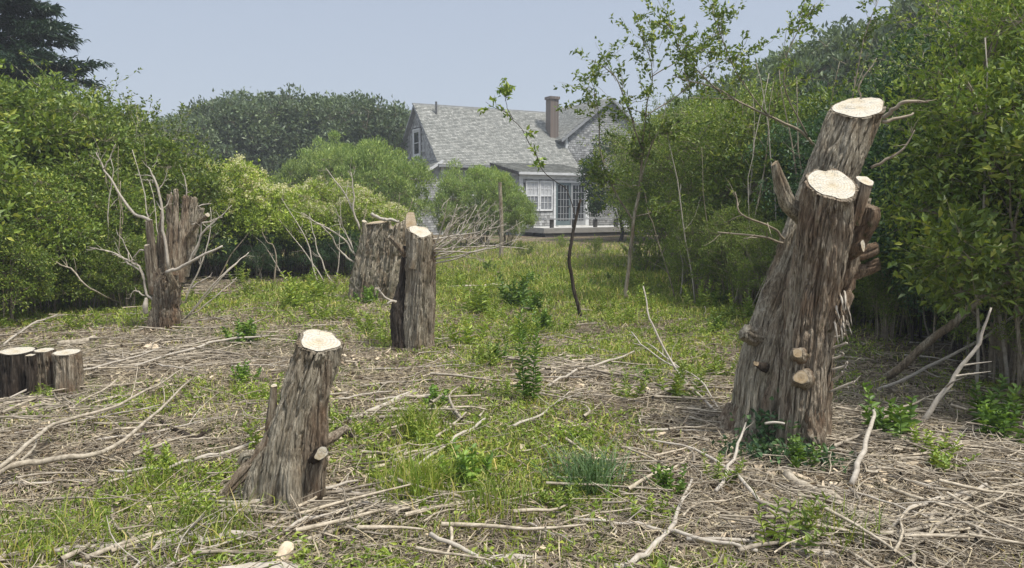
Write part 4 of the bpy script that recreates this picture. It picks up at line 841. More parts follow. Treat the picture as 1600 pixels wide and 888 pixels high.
rake((XW0 - .21, YW - .25, EW), (XW0 - .21, y1w, z1w), mat='darkwood'); rake((CX - CW - oc, .74, CE - oc * sc_), (CX, .74, CR), mat='trim_gray'); rake((CX, .74, CR), (CX + CW + oc, .74, CE - oc * sc_), mat='trim_gray')
# windows on the wing front
def window(x0, x1, z0, z1, y, nx_, nz_, sash=2, curtain=True):
    fr = tb('window', x0, x1, y - .02, y + .0, z0, z1, 'trim'); e = .07
    for a, b_, c_, d_ in ((x0, x1, z0 - .03, z0 + e), (x0, x1, z1 - e, z1 + .02), (x0 - .01, x0 + e, z0 + e, z1 - e), (x1 - e, x1 + .01, z0 + e, z1 - e)): tb('frame', a, b_, y - .07, y - .02, c_, d_, 'trim', fr)
    zs = np.linspace(z0 + e, z1 - e, sash + 1)
    for s in range(sash):
        tb('pane', x0 + e, x1 - e, y - .030, y - .022, zs[s], zs[s + 1], 'curtain' if (curtain and s == sash - 1) else 'pane_reflection', fr)
        if s: tb('rail', x0 + e, x1 - e, y - .065, y - .031, zs[s] - .03, zs[s] + .03, 'trim', fr)
    for i in range(1, nx_): xx = x0 + e + (x1 - x0 - 2 * e) * i / nx_; tb('muntin', xx - .014, xx + .014, y - .052, y - .031, z0 + e, z1 - e, 'trim', fr)
    zz = np.linspace(z0 + e, z1 - e, sash * nz_ + 1)
    for j in range(1, sash * nz_):
        if j % nz_: tb('muntin', x0 + e, x1 - e, y - .049, y - .031, zz[j] - .012, zz[j] + .012, 'trim', fr)
    return fr
a = XW0
window(a + .30, a + 1.08, 1.30, 2.82, YW - .005, 3, 2); window(a + 1.12, a + 1.90, 1.30, 2.82, YW - .005, 3, 2)
d1 = tb('door', a + 2.12, a + 3.02, YW - .045, YW - .005, .5, 2.75, 'doorpaint'); d2 = tb('door', a + 3.06, a + 3.98, YW - .045, YW - .005, .5, 2.75, 'trim_gray')
for dd, x0_ in ((d1, a + 2.12), (d2, a + 3.06)):
    tb('pane', x0_ + .12, x0_ + .80, YW - .052, YW - .046, .75, 2.62, 'pane', dd)
    for i in range(1, 4): tb('muntin', x0_ + .12 + .17 * i - .015, x0_ + .12 + .17 * i + .015, YW - .07, YW - .053, .75, 2.62, 'trim_gray', dd)
    for j in range(1, 5): tb('muntin', x0_ + .12, x0_ + .80, YW - .066, YW - .053, .75 + .374 * j - .012, .75 + .374 * j + .012, 'trim_gray', dd)
tb('door_handle', a + 2.92, a + 2.97, YW - .10, YW - .046, 1.45, 1.57, 'metalpipe', d1)
for x0_, x1_ in ((a + 1.98, a + 2.11), (a + 3.99, a + 4.1)): tb('door_frame', x0_, x1_, YW - .06, YW + .01, .45, 2.88)
tb('door_frame', a + 2.11, a + 3.99, YW - .06, YW + .01, 2.76, 2.88)
# gable window (left end wall), facing -x
gw_ = tb('window', -.05, -.0, DY / 2 - .35 , DY / 2 + .55, 4.4, 5.8, 'trim'); tb('pane', -.062, -.052, DY / 2 - .25, DY / 2 + .45, 4.5, 5.7, 'pane', gw_); tb('rail', -.08, -.063, DY / 2 - .25, DY / 2 + .45, 5.08, 5.12, 'trim', gw_)
for z_ in ((4.3, 4.4), (5.8, 5.9)): tb('frame', -.09, -.0, DY / 2 - .45, DY / 2 + .65, z_[0], z_[1], 'trim', gw_)
for y_ in ((DY / 2 - .45, DY / 2 - .35), (DY / 2 + .55, DY / 2 + .65)): tb('frame', -.085, -.0, y_[0], y_[1], 4.4, 5.8, 'trim', gw_)
ch = tb('chimney', 7.74, 8.30, 1.62, 2.18, 4.6, 7.95, 'brick'); tb('chimney_cap', 7.68, 8.36, 1.56, 2.24, 7.86, 8.02, 'brick', ch)
V, Q, T = tube1([(.9, DY / 2 - .6, RG - .8), (.9, DY / 2 - .6, RG + .15)], [.06, .06], 10, 4); mb = MB(); mb.add(V, Q, T); mb.build('vent_pipe', M['metalpipe'], H)
tb('flashing', 7.6, 8.44, 1.5, 2.3, 4.9, 5.3, 'trim_gray', ch)
tb('door_step', a + 2.1, a + 4.0, YW - .35, YW - .02, .453, .50, 'deck')
# deck: a thing of its own
DK = empty('deck', HC, math.radians(28), 'low gray wooden deck with dark bench posts in front of the cottage door', 'deck')
k = 0
for i, yy in enumerate(np.arange(-5.6, YW - .06, .145)): tb('board', 3.1, 10.2, yy, yy + .138, .41, .45, 'deck', DK)
tb('rim_board', 3.1, 10.2, -5.66, -5.603, .20, .445, 'deck_side', DK); tb('rim_board', 3.04, 3.097, -5.66, YW, .20, .445, 'deck_side', DK); tb('skirt_board', 3.14, 10.16, -5.60, -5.55, -.05, .19, 'darkwood', DK)
for xx in (3.25, 5.0, 6.7, 8.4, 10.0): tb('post', xx, xx + .1, -5.5, -5.4, -.1, .40, 'darkwood', DK)
BN = empty('deck_bench', HC, math.radians(28), 'long narrow gray bench along the front edge of the deck', 'bench')
for j in range(2): tb('plank', 3.15, 8.7, -5.5 + j * .17, -5.35 + j * .17, .86, .91, 'trim_gray', BN)
for xx in (3.6, 4.9, 6.2, 7.5, 8.5): tb('leg', xx, xx + .13, -5.45, -5.25, .452, .858, 'darkwood', BN)
tb('plank', 3.2, 3.45, -5.15, -3.5, .86, .91, 'trim_gray', BN); tb('leg', 3.26, 3.4, -4.0, -3.8, .452, .858, 'darkwood', BN)
# tall plain stake in the garden
g = G(783, 404); top = W(781, 285, g[1])
mb = MB(); V, Q, T = tube1([(0, 0, -.2), (.01, 0, 1), (top[0] - g[0], 0, top[2] - g[2])], [.062, .058, .05], 8, 10); mb.add(V, Q, T); tag(mb.build('wooden_post', M['bark_gray'], None, None), 'tall thin weathered post standing before the round green bush in front of the cottage', 'post'); bpy.data.objects['wooden_post'].location = tuple(g)

# ------------------------------------------------------------------ trees and shrubs
def shrub_geo(seed, H, R, nm=12, ns=10, nt=6, nl=14, leaf=.05, lw=.5, low=.15, base=.2, trunk_h=0, secl=.32, terl=.14, up=.5, droop=.15, r0=.022, dome=.35, upb=.5, outward=1.0, hi=False, hang=0.0, wig=.05, flowers=0):
    r = np.random.default_rng(seed)
    a = r.random(nm) * 2 * math.pi; rad = np.sqrt((np.arange(nm) + .5) / nm) * R; a = np.arange(nm) * 2.39996 + r.normal(size=nm) * .3
    ex, ey = rad * np.cos(a), rad * np.sin(a); ez = H * (1 - dome * (rad / R) ** 2.2) * (.78 + .25 * r.random(nm))
    K = 9; t = np.linspace(0, 1, K)
    bx, by = base * r.random(nm) * np.cos(a), base * r.random(nm) * np.sin(a)
    P = np.zeros((nm, K, 3)); P[..., 0] = bx[:, None] + (ex - bx)[:, None] * t ** 1.25; P[..., 1] = by[:, None] + (ey - by)[:, None] * t ** 1.25
    P[..., 2] = trunk_h + (ez - trunk_h)[:, None] * (t ** .8)
    P += np.cumsum(r.normal(size=(nm, K, 3)), 1) * wig * H * .12 * t[None, :, None]
    Rm = r0 * (1 - .8 * t)[None] * (.7 + .6 * r.random(nm))[:, None]
    wood = MB(); V, Q = tubes(P, Rm, 6); wood.add(V, Q)
    if trunk_h:
        V, Q, T = tube1([(0, 0, -.3), (.03 * H, .02 * H, trunk_h * .5), (0, 0, trunk_h + .05)], [r0 * 3.2, r0 * 2.4, r0 * 2.2], 10, 10, wig=.05); wood.add(V, Q, T)
    def pick(P, n, lo, hi_):
        i = r.integers(0, len(P), n); tt = lo + (hi_ - lo) * r.random(n) ** .85; K_ = P.shape[1]; f = tt * (K_ - 1); k_ = np.minimum(f.astype(int), K_ - 2); f = (f - k_)[:, None]
        return P[i, k_] * (1 - f) + P[i, k_ + 1] * f, nrm(P[i, k_ + 1] - P[i, k_]), tt
    n_s = nm * ns; S, D, tt = pick(P, n_s, low, 1.0)
    o = S * [1, 1, 0]; o = nrm(o + 1e-3) * outward
    d = nrm(D * .5 + o * .7 + r.normal(size=(n_s, 3)) * .55 + np.array([0, 0, up])); l = H * secl * (.4 + .8 * r.random(n_s)) * (1.15 - .5 * tt)
    K2 = 6; t2 = np.linspace(0, 1, K2); P2 = S[:, None] + d[:, None] * (l[:, None] * t2)[..., None]; P2 += np.cumsum(r.normal(size=(n_s, K2, 3)), 1) * (l * .06)[:, None, None] * t2[None, :, None]
    P2[..., 2] -= (hang * l)[:, None] * t2 ** 2
    V, Q = tubes(P2, r0 * .38 * (1 - .75 * t2)[None] * np.ones((n_s, 1)), 4); wood.add(V, Q)
    n_t = n_s * nt; S, D, tt = pick(P2, n_t, .15, 1.0)
    d = nrm(D * .8 + r.normal(size=(n_t, 3)) * .6 + np.array([0, 0, up * .7])); l = H * terl * (.4 + .8 * r.random(n_t))
    K3 = 4; t3 = np.linspace(0, 1, K3); P3 = S[:, None] + d[:, None] * (l[:, None] * t3)[..., None]; P3[..., 2] -= (hang * l * .8)[:, None] * t3 ** 2
    V, Q = tubes(P3, r0 * .16 * (1 - .7 * t3)[None] * np.ones((n_t, 1)), 3); wood.add(V, Q)
    n_l = n_t * nl; S, D, tt = pick(P3, n_l, .1, 1.05)
    d = nrm(D * .6 + r.normal(size=(n_l, 3)) * .65 + np.array([0, 0, -.05]))
    V, Q, T = leaves(S, d, leaf * (.6 + .7 * r.random(n_l)), leaf * lw * (.7 + .5 * r.random(n_l)), r, up=upb, droop=droop, hi=hi)
    fl = None
    if flowers:
        tips = P3[:, -1]; o = tips[tips[:, 2] > np.quantile(tips[:, 2], .55)]; o = o[r.permutation(len(o))[:flowers]]
        c = np.repeat(o, 26, 0) + r.normal(size=(len(o) * 26, 3)) * np.array([.035, .035, .045]); fv, _, ft = leaves(c, r.normal(size=c.shape), .022, .018, r); fl = (fv, ft)
    return (np.concatenate(wood.V), np.concatenate(wood.Q), np.concatenate(wood.T) if wood.T else None), (V, Q, T), fl
def clump_geo(seed, H, R, nc=70, nl=260, rc=.34, leaf=.09, lw=.5, bottom=.15, stems=11, base=.4, r0=.024, upl=.25, flowers=0, sprig=.12, flat_=.6, nmul=1.0, trunk_h=0, squash=1.0):
    """dense leaf clumps set over a dome, each on its own branch, with gaps between them"""
    r = np.random.default_rng(seed); C = []
    for q in range(nc * 3):
        d = nrm(r.normal(size=3)); 
        if d[2] < -.55 + bottom: continue
        k = .55 + .45 * r.random() ** .45
        lump = .82 + .36 * float(vnoise(d[None] * 1.9 + seed, seed)[0])
        c = np.array([d[0] * R * k * lump, d[1] * R * k * lump, H * (.46 + .02 * r.normal()) + d[2] * H * .50 * k * lump])
        if c[2] < H * bottom: continue
        C.append(c)
        if len(C) >= nc: break
    C = np.array(C); nc = len(C)
    K = 9; t = np.linspace(0, 1, K); a = np.arange(stems) * 2.4 + r.random(stems); rr_ = np.sqrt((np.arange(stems) + .5) / stems) * R * .75
    E = np.stack([rr_ * np.cos(a), rr_ * np.sin(a), H * (.85 - .35 * (rr_ / R) ** 2) * (.8 + .25 * r.random(stems))], 1)
    B = np.stack([base * r.random(stems) * np.cos(a), base * r.random(stems) * np.sin(a), np.full(stems, trunk_h * 1.0)], 1)
    P = B[:, None] + (E - B)[:, None] * np.stack([t ** 1.25, t ** 1.25, t ** .85], -1)[None]; P += np.cumsum(r.normal(size=P.shape), 1) * .02 * H * .3 * t[None, :, None]
    wood = MB(); V, Q = tubes(P, r0 * (1 - .75 * t)[None] * (.7 + .6 * r.random(stems))[:, None], 6); wood.add(V, Q)
    if trunk_h:
        V, Q, T = tube1([(0, 0, -.3), (.03 * H, .02 * H, trunk_h * .5), (0, 0, trunk_h + .05)], [r0 * 3.2, r0 * 2.4, r0 * 2.0], 10, 10, wig=.05); wood.add(V, Q, T)
    flatP = P[:, 2:].reshape(-1, 3); idx = [int(np.argmin(((flatP - c) ** 2).sum(1) + (flatP[:, 2] > c[2]) * 5)) for c in C]
    S = flatP[idx]; t2 = np.linspace(0, 1, 6)
    P2 = S[:, None] + (C - S)[:, None] * t2[None, :, None] ; P2[..., 2] += (np.sin(t2 * 3.14) * .08 * H)[None] * r.random(nc)[:, None]; P2 += np.cumsum(r.normal(size=P2.shape), 1) * .012 * H * .3
    V, Q = tubes(P2, r0 * .4 * (1 - .6 * t2)[None] * np.ones((nc, 1)), 4); wood.add(V, Q)
    nt = 9; D = nrm(r.normal(size=(nc * nt, 3)) + [0, 0, .35]); S = np.repeat(C, nt, 0); L_ = rc * (.7 + .8 * r.random(nc * nt)); t3 = np.linspace(0, 1, 4)
    P3 = S[:, None] + D[:, None] * (L_[:, None] * t3)[..., None]; V, Q = tubes(P3, r0 * .15 * (1 - .7 * t3)[None] * np.ones((nc * nt, 1)), 3); wood.add(V, Q)
    n = nc * nl; rcs = np.repeat(rc * (.65 + .7 * r.random(nc)), nl); d = nrm(r.normal(size=(n, 3)) + np.array([0, 0, .35])); S = np.repeat(C, nl, 0)
    pos = S + d * (rcs * (.35 + .65 * r.random(n) ** .5))[:, None] * np.array([1.15, 1.15, flat_ + .25])
    ld = nrm(d * .55 + r.normal(size=(n, 3)) * .55 + np.array([0, 0, upl])); nu = nrm(d * .5 + np.array([0, 0, .8]))
    ns_ = int(n * sprig); i = r.integers(0, nc * nt, ns_); f = .3 + .8 * r.random(ns_); pos2 = P3[i, 0] + (P3[i, -1] - P3[i, 0]) * f[:, None] * 1.25 + r.normal(size=(ns_, 3)) * .02
    pos = np.concatenate([pos, pos2]); ld = np.concatenate([ld, nrm(D[i] * .7 + r.normal(size=(ns_, 3)) * .6)]); n = len(pos); u_ = r.random(n)
    V, Q, T = leaves(pos, ld, leaf * (.55 + .8 * u_), leaf * lw * (.6 + .7 * u_), r, up=.9, fold=.2, droop=.15)
    fl = None
    if flowers:
        top = C[C[:, 2] > H * .55]; c0 = top[r.integers(0, len(top), flowers)] + nrm(r.normal(size=(flowers, 3)) + [0, 0, 1.3]) * rc * 1.0
        c = np.repeat(c0, 22, 0) + r.normal(size=(flowers * 22, 3)) * .035; fv, _, ft = leaves(c, r.normal(size=c.shape), .042, .036, r); fl = (fv, ft)
    return (np.concatenate(wood.V), np.concatenate(wood.Q), np.concatenate(wood.T) if wood.T else None), (V, Q, T), fl
def both(A, B):
    (a0, a1, a2), (b0, _, b2), f = A; (c0, c1, c2), (d0, _, d2), _f = B
    return (np.concatenate([a0, c0]), np.concatenate([a1, c1 + len(a0)]), a2), (np.concatenate([b0, d0]), None, np.concatenate([b2, d2 + len(b0)])), f
def proto(name, woodname, leafname, geo, wm_, lm):
    (wv, wq, wt), (lv, lq, lt), fl = geo
    return dict(name=name, w=mesh(woodname, wv, wq, wt, [M[wm_]]), l=mesh(leafname, lv, lq, lt, [M[lm]], smooth=False), wn=woodname, ln=leafname, f=mesh('blossom', fl[0], None, fl[1], [M['flower']], smooth=False) if fl else None)
def put(p, loc, s=1.0, rz=0, label=None, cat=None, group=None, sz=None):
    e = empty(p['name'], loc, rz, label, cat, group); e.scale = (s, s, sz or s)
    link(p['wn'], p['w'], e); link(p['ln'], p['l'], e)
    if p['f']: link('blossom', p['f'], e)
    return e
def at(px, D):    # a spot on the ground at depth D, in the direction of column px
    x_ = (px - 800) / FPX * D; return np.array([x_, D, float(hgt(x_, D))])
thick = [proto('shrub', 'branches', 'foliage', clump_geo(200 + k, 3.7, 1.65, 85, 190, .36, leaf=.095, lw=.5, bottom=[.08, .12, .25][k], base=.6, sprig=.15), 'twig', 'leaf_mid') for k in range(3)]
brt = [proto('shrub', 'branches', 'foliage', both(clump_geo(210 + k, 3.9, 1.6, 80, 210, .32, leaf=.062, lw=.45, bottom=[.15, .2, .1][k], base=.5, sprig=.2, upl=.4), shrub_geo(213 + k, 3.9, 1.55, 11, 11, 6, 11, leaf=.062, lw=.45, low=.25, base=.45, r0=.018, dome=.3, up=.6, secl=.28)), 'twig', 'leaf_bright') for k in range(3)]
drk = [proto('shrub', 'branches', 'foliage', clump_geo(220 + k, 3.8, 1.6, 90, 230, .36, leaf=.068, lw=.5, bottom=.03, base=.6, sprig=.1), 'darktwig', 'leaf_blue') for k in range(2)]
prv = [proto('shrub', 'branches', 'foliage', clump_geo(230 + k, 2.5, 1.55, 60, 230, .32, leaf=.075, lw=.5, bottom=.38, stems=16, base=.8, r0=.02, flowers=330, sprig=.2, upl=.5), 'bark_stem', 'leaf_privet') for k in range(2)]
wil = [proto('round_bush', 'branches', 'foliage', clump_geo(240 + k, 4.4, 2.35, 150, 190, .32, leaf=.16, lw=.22, bottom=.02, stems=16, base=.6, r0=.03, sprig=.12, upl=1.1, flat_=.9), 'twig', 'leaf_willow') for k in range(2)]
sparse = [proto('shrub', 'branches', 'foliage', shrub_geo(250 + k, 4.2, 1.5, 9, 9, 5, 10, leaf=.08, lw=.5, low=.35, base=.3, r0=.018, dome=.2, up=.5, secl=.3), 'deadpale', 'leaf_mid') for k in range(2)]
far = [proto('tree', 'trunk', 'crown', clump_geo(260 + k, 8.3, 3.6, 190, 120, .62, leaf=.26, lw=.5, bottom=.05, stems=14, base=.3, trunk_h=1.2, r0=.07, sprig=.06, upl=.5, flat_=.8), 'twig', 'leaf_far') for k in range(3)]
smallt = proto('small_tree', 'trunk', 'crown', clump_geo(270, 4.6, 1.6, 80, 170, .38, leaf=.12, lw=.5, bottom=.25, stems=10, base=.1, trunk_h=.9, r0=.03), 'darktwig', 'leaf_dark')
low_ = [proto('low_bush', 'branches', 'foliage', shrub_geo(280 + k, 1.1, .7, 12, 8, 5, 10, leaf=.05, lw=.4, low=.05, base=.3, r0=.008, dome=.4), 'twig', 'leaf_bright' if k else 'leaf_mid') for k in range(2)]
rr = random.Random(4)
def J(v): return v * (1 + rr.uniform(-.08, .08))
# left thicket
L1 = [(-120, 11.0, .95, 'shrub at the far left edge of the left thicket, cut by the frame'), (-30, 12.2, 1.02, 'big shrub under the dark conifer at the left edge'), (60, 12.8, 1.02, 'broad green shrub of the left thicket in front of the conifer'),
      (150, 13.0, .84, 'green shrub directly behind the tips of the pale bare branch at the left'), (235, 13.6, .80, 'rounded green shrub behind the splintered stump'), (10, 10.6, .62, 'lower shrub spilling onto the grass at the left edge'),
      (105, 11.6, .62, 'lower shrub of the left thicket with drooping twigs over the grass'), (175, 11.9, .55, 'low green shrub just left of the splintered stump')]
for k, (px, D, s, lab) in enumerate(L1): put(thick[k % 3], at(px, D), s, rr.uniform(0, 6), lab, 'shrub', 'shrubs of the left thicket')
for px, D, s in [(-180, 13, 1.1), (-90, 14.6, 1.15), (0, 15, 1.12), (90, 15.2, 1.08), (165, 16, .90), (250, 16.5, .72), (-220, 11, 1.1), (-260, 9, 1.1)]:
    put(thick[rr.randrange(3)], at(px, D), J(s), rr.uniform(0, 6), 'green shrub in the back row of the left thicket', 'shrub', 'back row of the left thicket')
put(sparse[0], at(195, 14.5), .84, 1, 'wispy taller shrub whose thin top stands against the sky at the left', 'shrub')
put(sparse[1], at(150, 15.5), .88, 2.4, 'second wispy shrub top against the sky beside the conifer', 'shrub')
# leafy skirts along the foot of the thickets
for px, D, s_, lab in [(-10, 9.6, .38, 'small shrub at the left edge, at the foot of the left thicket'), (60, 10.6, .36, 'small shrub at the foot of the left thicket behind the low cut posts'), (130, 11.0, .34, 'small shrub at the foot of the left thicket below its drooping twigs'), (190, 11.2, .30, 'small shrub beside the left side branches of the splintered stump'),
                       (1100, 12.6, .42, 'small bright shrub at the foot of the right thicket near the slender sapling'), (1165, 11.6, .42, 'small bright shrub at the foot of the right thicket left of the tall stump'), (1215, 10.6, .36, 'small bright shrub half hidden behind the tall stump'), (1395, 8.6, .34, 'small shrub in the shade right behind the tall stump'), (1590, 6.6, .40, 'small shrub at the right edge below the leaning poles')]:
    put(thick[0] if px < 900 else brt[2], at(px, D), s_, rr.uniform(0, 6), lab, 'shrub')
# privet
for k, (px, D, s, lab) in enumerate([(318, 16.4, .98, 'yellow green flowering shrub right of the splintered stump'), (385, 16.8, .98, 'yellow green shrub dotted with cream blossom in the middle of its row'), (455, 17.2, .78, 'yellow green flowering shrub left of the round green bush'),
                                     (520, 17.6, .84, 'flowering shrub with yellow tops below the round green bush'), (566, 18.2, .76, 'flowering shrub right behind the ragged broken stump')]):
    put(prv[k % 2], at(px, D), s, rr.uniform(0, 6), lab, 'shrub', 'flowering shrubs in the middle')
for px, D, s in [(350, 18.8, 1.0), (430, 19.4, .82), (500, 20, .82), (570, 20.5, .84), (290, 18.2, 1.05), (598, 20.5, .62)]:
    put(prv[rr.randrange(2)], at(px, D), J(s), rr.uniform(0, 6), 'flowering shrub in the back row of the middle hedge', 'shrub', 'back row of flowering shrubs')
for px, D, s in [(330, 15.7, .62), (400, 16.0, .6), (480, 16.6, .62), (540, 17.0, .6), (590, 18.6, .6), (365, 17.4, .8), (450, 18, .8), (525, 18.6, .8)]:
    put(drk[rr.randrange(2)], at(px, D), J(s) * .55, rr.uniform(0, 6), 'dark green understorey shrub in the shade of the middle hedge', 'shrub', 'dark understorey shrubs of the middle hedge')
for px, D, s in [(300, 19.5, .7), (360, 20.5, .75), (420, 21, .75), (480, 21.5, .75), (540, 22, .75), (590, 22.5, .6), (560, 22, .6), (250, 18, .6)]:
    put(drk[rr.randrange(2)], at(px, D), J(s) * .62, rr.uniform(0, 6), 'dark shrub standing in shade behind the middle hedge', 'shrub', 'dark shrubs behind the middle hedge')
# round willow-like bushes
put(wil[0], at(574, 27), .90, 0, 'large round bright green bush left of the cottage', 'bush'); put(wil[1], at(512, 28.5), .84, 1, 'left half of the bright green rounded bushes, slightly lower and paler', 'bush')
put(wil[1], at(543, 30.5), .98, 3, 'round green bush filling in behind the two bright rounded bushes', 'bush')
# bush in front of the cottage
put(wil[0], at(752, 29), .72, 2, 'feathery green bush hiding the cottage front wall', 'bush'); put(wil[1], at(790, 28.5), .50, 4, 'right hand lower part of the feathery bushes before the cottage', 'bush'); put(prv[0], at(722, 28.2), .55, 4, 'small yellow green bush at the left foot of the feathery bush', 'bush')
# far trees
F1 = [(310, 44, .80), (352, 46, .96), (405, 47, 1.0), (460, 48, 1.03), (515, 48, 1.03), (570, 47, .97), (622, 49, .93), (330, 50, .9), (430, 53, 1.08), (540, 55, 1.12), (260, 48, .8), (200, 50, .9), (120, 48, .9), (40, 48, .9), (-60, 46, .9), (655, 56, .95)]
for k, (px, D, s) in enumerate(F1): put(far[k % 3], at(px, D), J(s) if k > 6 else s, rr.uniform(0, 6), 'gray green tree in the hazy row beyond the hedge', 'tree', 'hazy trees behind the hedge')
put(smallt, at(968, 33), 1.0, 0, 'small dark round-headed tree right of the cottage door', 'small tree'); put(smallt, at(1040, 35), 1.15, 3, 'second dark tree standing right beside the deck', 'small tree')
put(brt[1], at(1045, 19.5), .92, 1, 'bright leafy shrub screening the right wing of the cottage', 'shrub'); put(sparse[0], at(1000, 22), .95, 2, 'open leafy shrub in front of the small dark tree by the deck', 'shrub'); put(far[0], at(1010, 52), .85, 2, 'tree behind the right wing of the cottage', 'tree')
# right thicket, front to back
R1 = [(1640, 6.9, .92), (1560, 8.2, .95), (1700, 8.0, 1.1), (1480, 9.2, .95), (1410, 10.2, .80), (1610, 10.0, 1.15), (1330, 11.4, .82), (1525, 11.6, 1.12), (1250, 12.6, .92), (1440, 12.8, 1.0), (1180, 13.6, .92), (1350, 13.8, .98), (1110, 14.6, .88), (1280, 15.2, 1.0), (1200, 16.5, .98)]
LR = ['nearest shrub of the right thicket, at the right edge', 'tall shrub of the right thicket behind the long leaning pole', 'shrub of the right thicket beyond the right edge', 'dense dark shrub just right of the tall stump', 'shrub filling the gap right beside the tall stump top', 'tall shrub at the upper right of the thicket', 'shrub directly behind the tall stump', 'tall shrub reaching the top right of the picture', 'leafy shrub left of the tall stump horn', 'tall shrub above and behind the tall stump cut', 'bright shrub between the sapling and the tall stump', 'high shrub behind the tall stump', 'leftmost bright shrub of the right thicket', 'high shrub on the skyline left of the tall stump', 'skyline shrub of the right thicket over the sapling']
for k, (px, D, s) in enumerate(R1): put((drk if k in (3, 4, 1, 6, 9, 11) else brt)[k % 2] if k in (3, 4, 1, 6, 9, 11) else (thick if k in (7, 8, 13) else brt)[k % 3], at(px, D), s, rr.uniform(0, 6), LR[k], 'shrub', 'shrubs of the right thicket')
for px, D, s in [(1700, 6.0, .8), (1660, 9.0, 1.15), (1780, 10, 1.3), (1720, 12, 1.35), (1620, 13.5, 1.35), (1560, 15, 1.35), (1480, 15.5, 1.18), (1400, 16.5, 1.1), (1320, 17.5, 1.08), (1660, 16, 1.5), (1130, 17.5, 1.05), (1060, 18, .95), (1240, 18.5, 1.15), (1850, 7, 1.2), (1150, 20, 1.1), (1070, 21, 1.05), (1850, 12, 1.4)]:
    put((thick if rr.random() < .5 else brt)[rr.randrange(3)], at(px, D), J(s), rr.uniform(0, 6), 'shrub in the back rows of the right thicket', 'shrub', 'back rows of the right thicket')
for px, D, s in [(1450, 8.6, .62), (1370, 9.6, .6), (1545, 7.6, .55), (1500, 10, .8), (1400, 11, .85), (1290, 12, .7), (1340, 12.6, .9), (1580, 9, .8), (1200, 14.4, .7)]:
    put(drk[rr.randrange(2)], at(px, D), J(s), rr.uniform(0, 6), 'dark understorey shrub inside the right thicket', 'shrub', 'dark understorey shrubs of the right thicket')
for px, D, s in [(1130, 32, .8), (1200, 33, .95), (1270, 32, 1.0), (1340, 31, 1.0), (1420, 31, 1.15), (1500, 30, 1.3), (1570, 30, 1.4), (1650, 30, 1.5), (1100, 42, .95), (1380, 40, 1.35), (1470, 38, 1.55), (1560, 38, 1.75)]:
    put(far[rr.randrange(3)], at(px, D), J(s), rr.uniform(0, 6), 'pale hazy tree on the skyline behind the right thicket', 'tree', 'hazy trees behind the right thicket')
# small bushes in the lawn
for k, (px, D, s, lab) in enumerate([(930, 24, .5, 'low bush in the grass below the deck, left of the sapling'), (1080, 14.5, 1.0, 'low bush in the grass right of the sapling'), (1150, 12, .9, 'low bush in the grass left of the tall stump'), (820, 22, .5, 'low bush just right of the thin post'), (1010, 17, .8, 'low bush behind the sapling foot'), (1340, 9.5, .6, 'low bush in the shade right of the tall stump'), (1100, 17, 1.1, 'low bush at the back of the lawn under the right thicket'), (880, 27, .45, 'low bush at the back of the lawn near the deck'), (700, 23, .5, 'low bush left of the thin post'), (630, 20, .45, 'low bush behind the two middle stumps')]):
    put(low_[k % 2], at(px, D), s, k, lab, 'low bush')
# bare twigs and saplings inside the thickets
def bare(px, py, tx, ty, D, r_, mat, lab, seed, dD=.2, tw=5, group=None):
    g = G(px, py); g[1] = g[1]
    g = at(px, D); top = W(tx, ty, D + dD); mid = (g + top) / 2 + np.array([.1 * math.sin(seed), 0, .05])
    o = stick_thing('bare_sapling', [g, mid, top], [r_, r_ * .7, r_ * .3], mat, lab, 'sapling', tw, seed, .08, tl=.28)
    if group: o['group'] = group
for k in range(34):
    px = rr.uniform(1050, 1640); D = 12.9 - (px - 1050) / 590 * 6.6 + rr.uniform(-.5, .6)
    bare(px, 0, px + rr.uniform(-60, 60), rr.uniform(60, 300), D, rr.uniform(.008, .018), [M['twig'], M['bark_gray'], M['deadpale']][k % 3], 'thin bare stem among the leaves of the right thicket', 300 + k, group='bare stems in the right thicket')
for k in range(16):
    px = rr.uniform(-20, 290); D = rr.uniform(10.9, 12.4)
    bare(px, 0, px + rr.uniform(-60, 60), rr.uniform(200, 330), D, rr.uniform(.008, .016), [M['twig'], M['deadpale']][k % 2], 'thin bare stem among the leaves of the left thicket', 340 + k, group='bare stems in the left thicket')
for k in range(16):
    px = rr.uniform(320, 620); D = rr.uniform(15.0, 16.2)
    bare(px, 0, px + rr.uniform(-70, 70), rr.uniform(300, 360), D, rr.uniform(.010, .02), [M['twig'], M['deadpale']][k % 2], 'bare gray stem under the flowering hedge', 360 + k, group='bare stems under the middle hedge')
bare(1535, 0, 1540, 60, 6.3, .014, M['deadpale'], 'straight pale dead stem rising high near the right edge', 390, 0, 2)
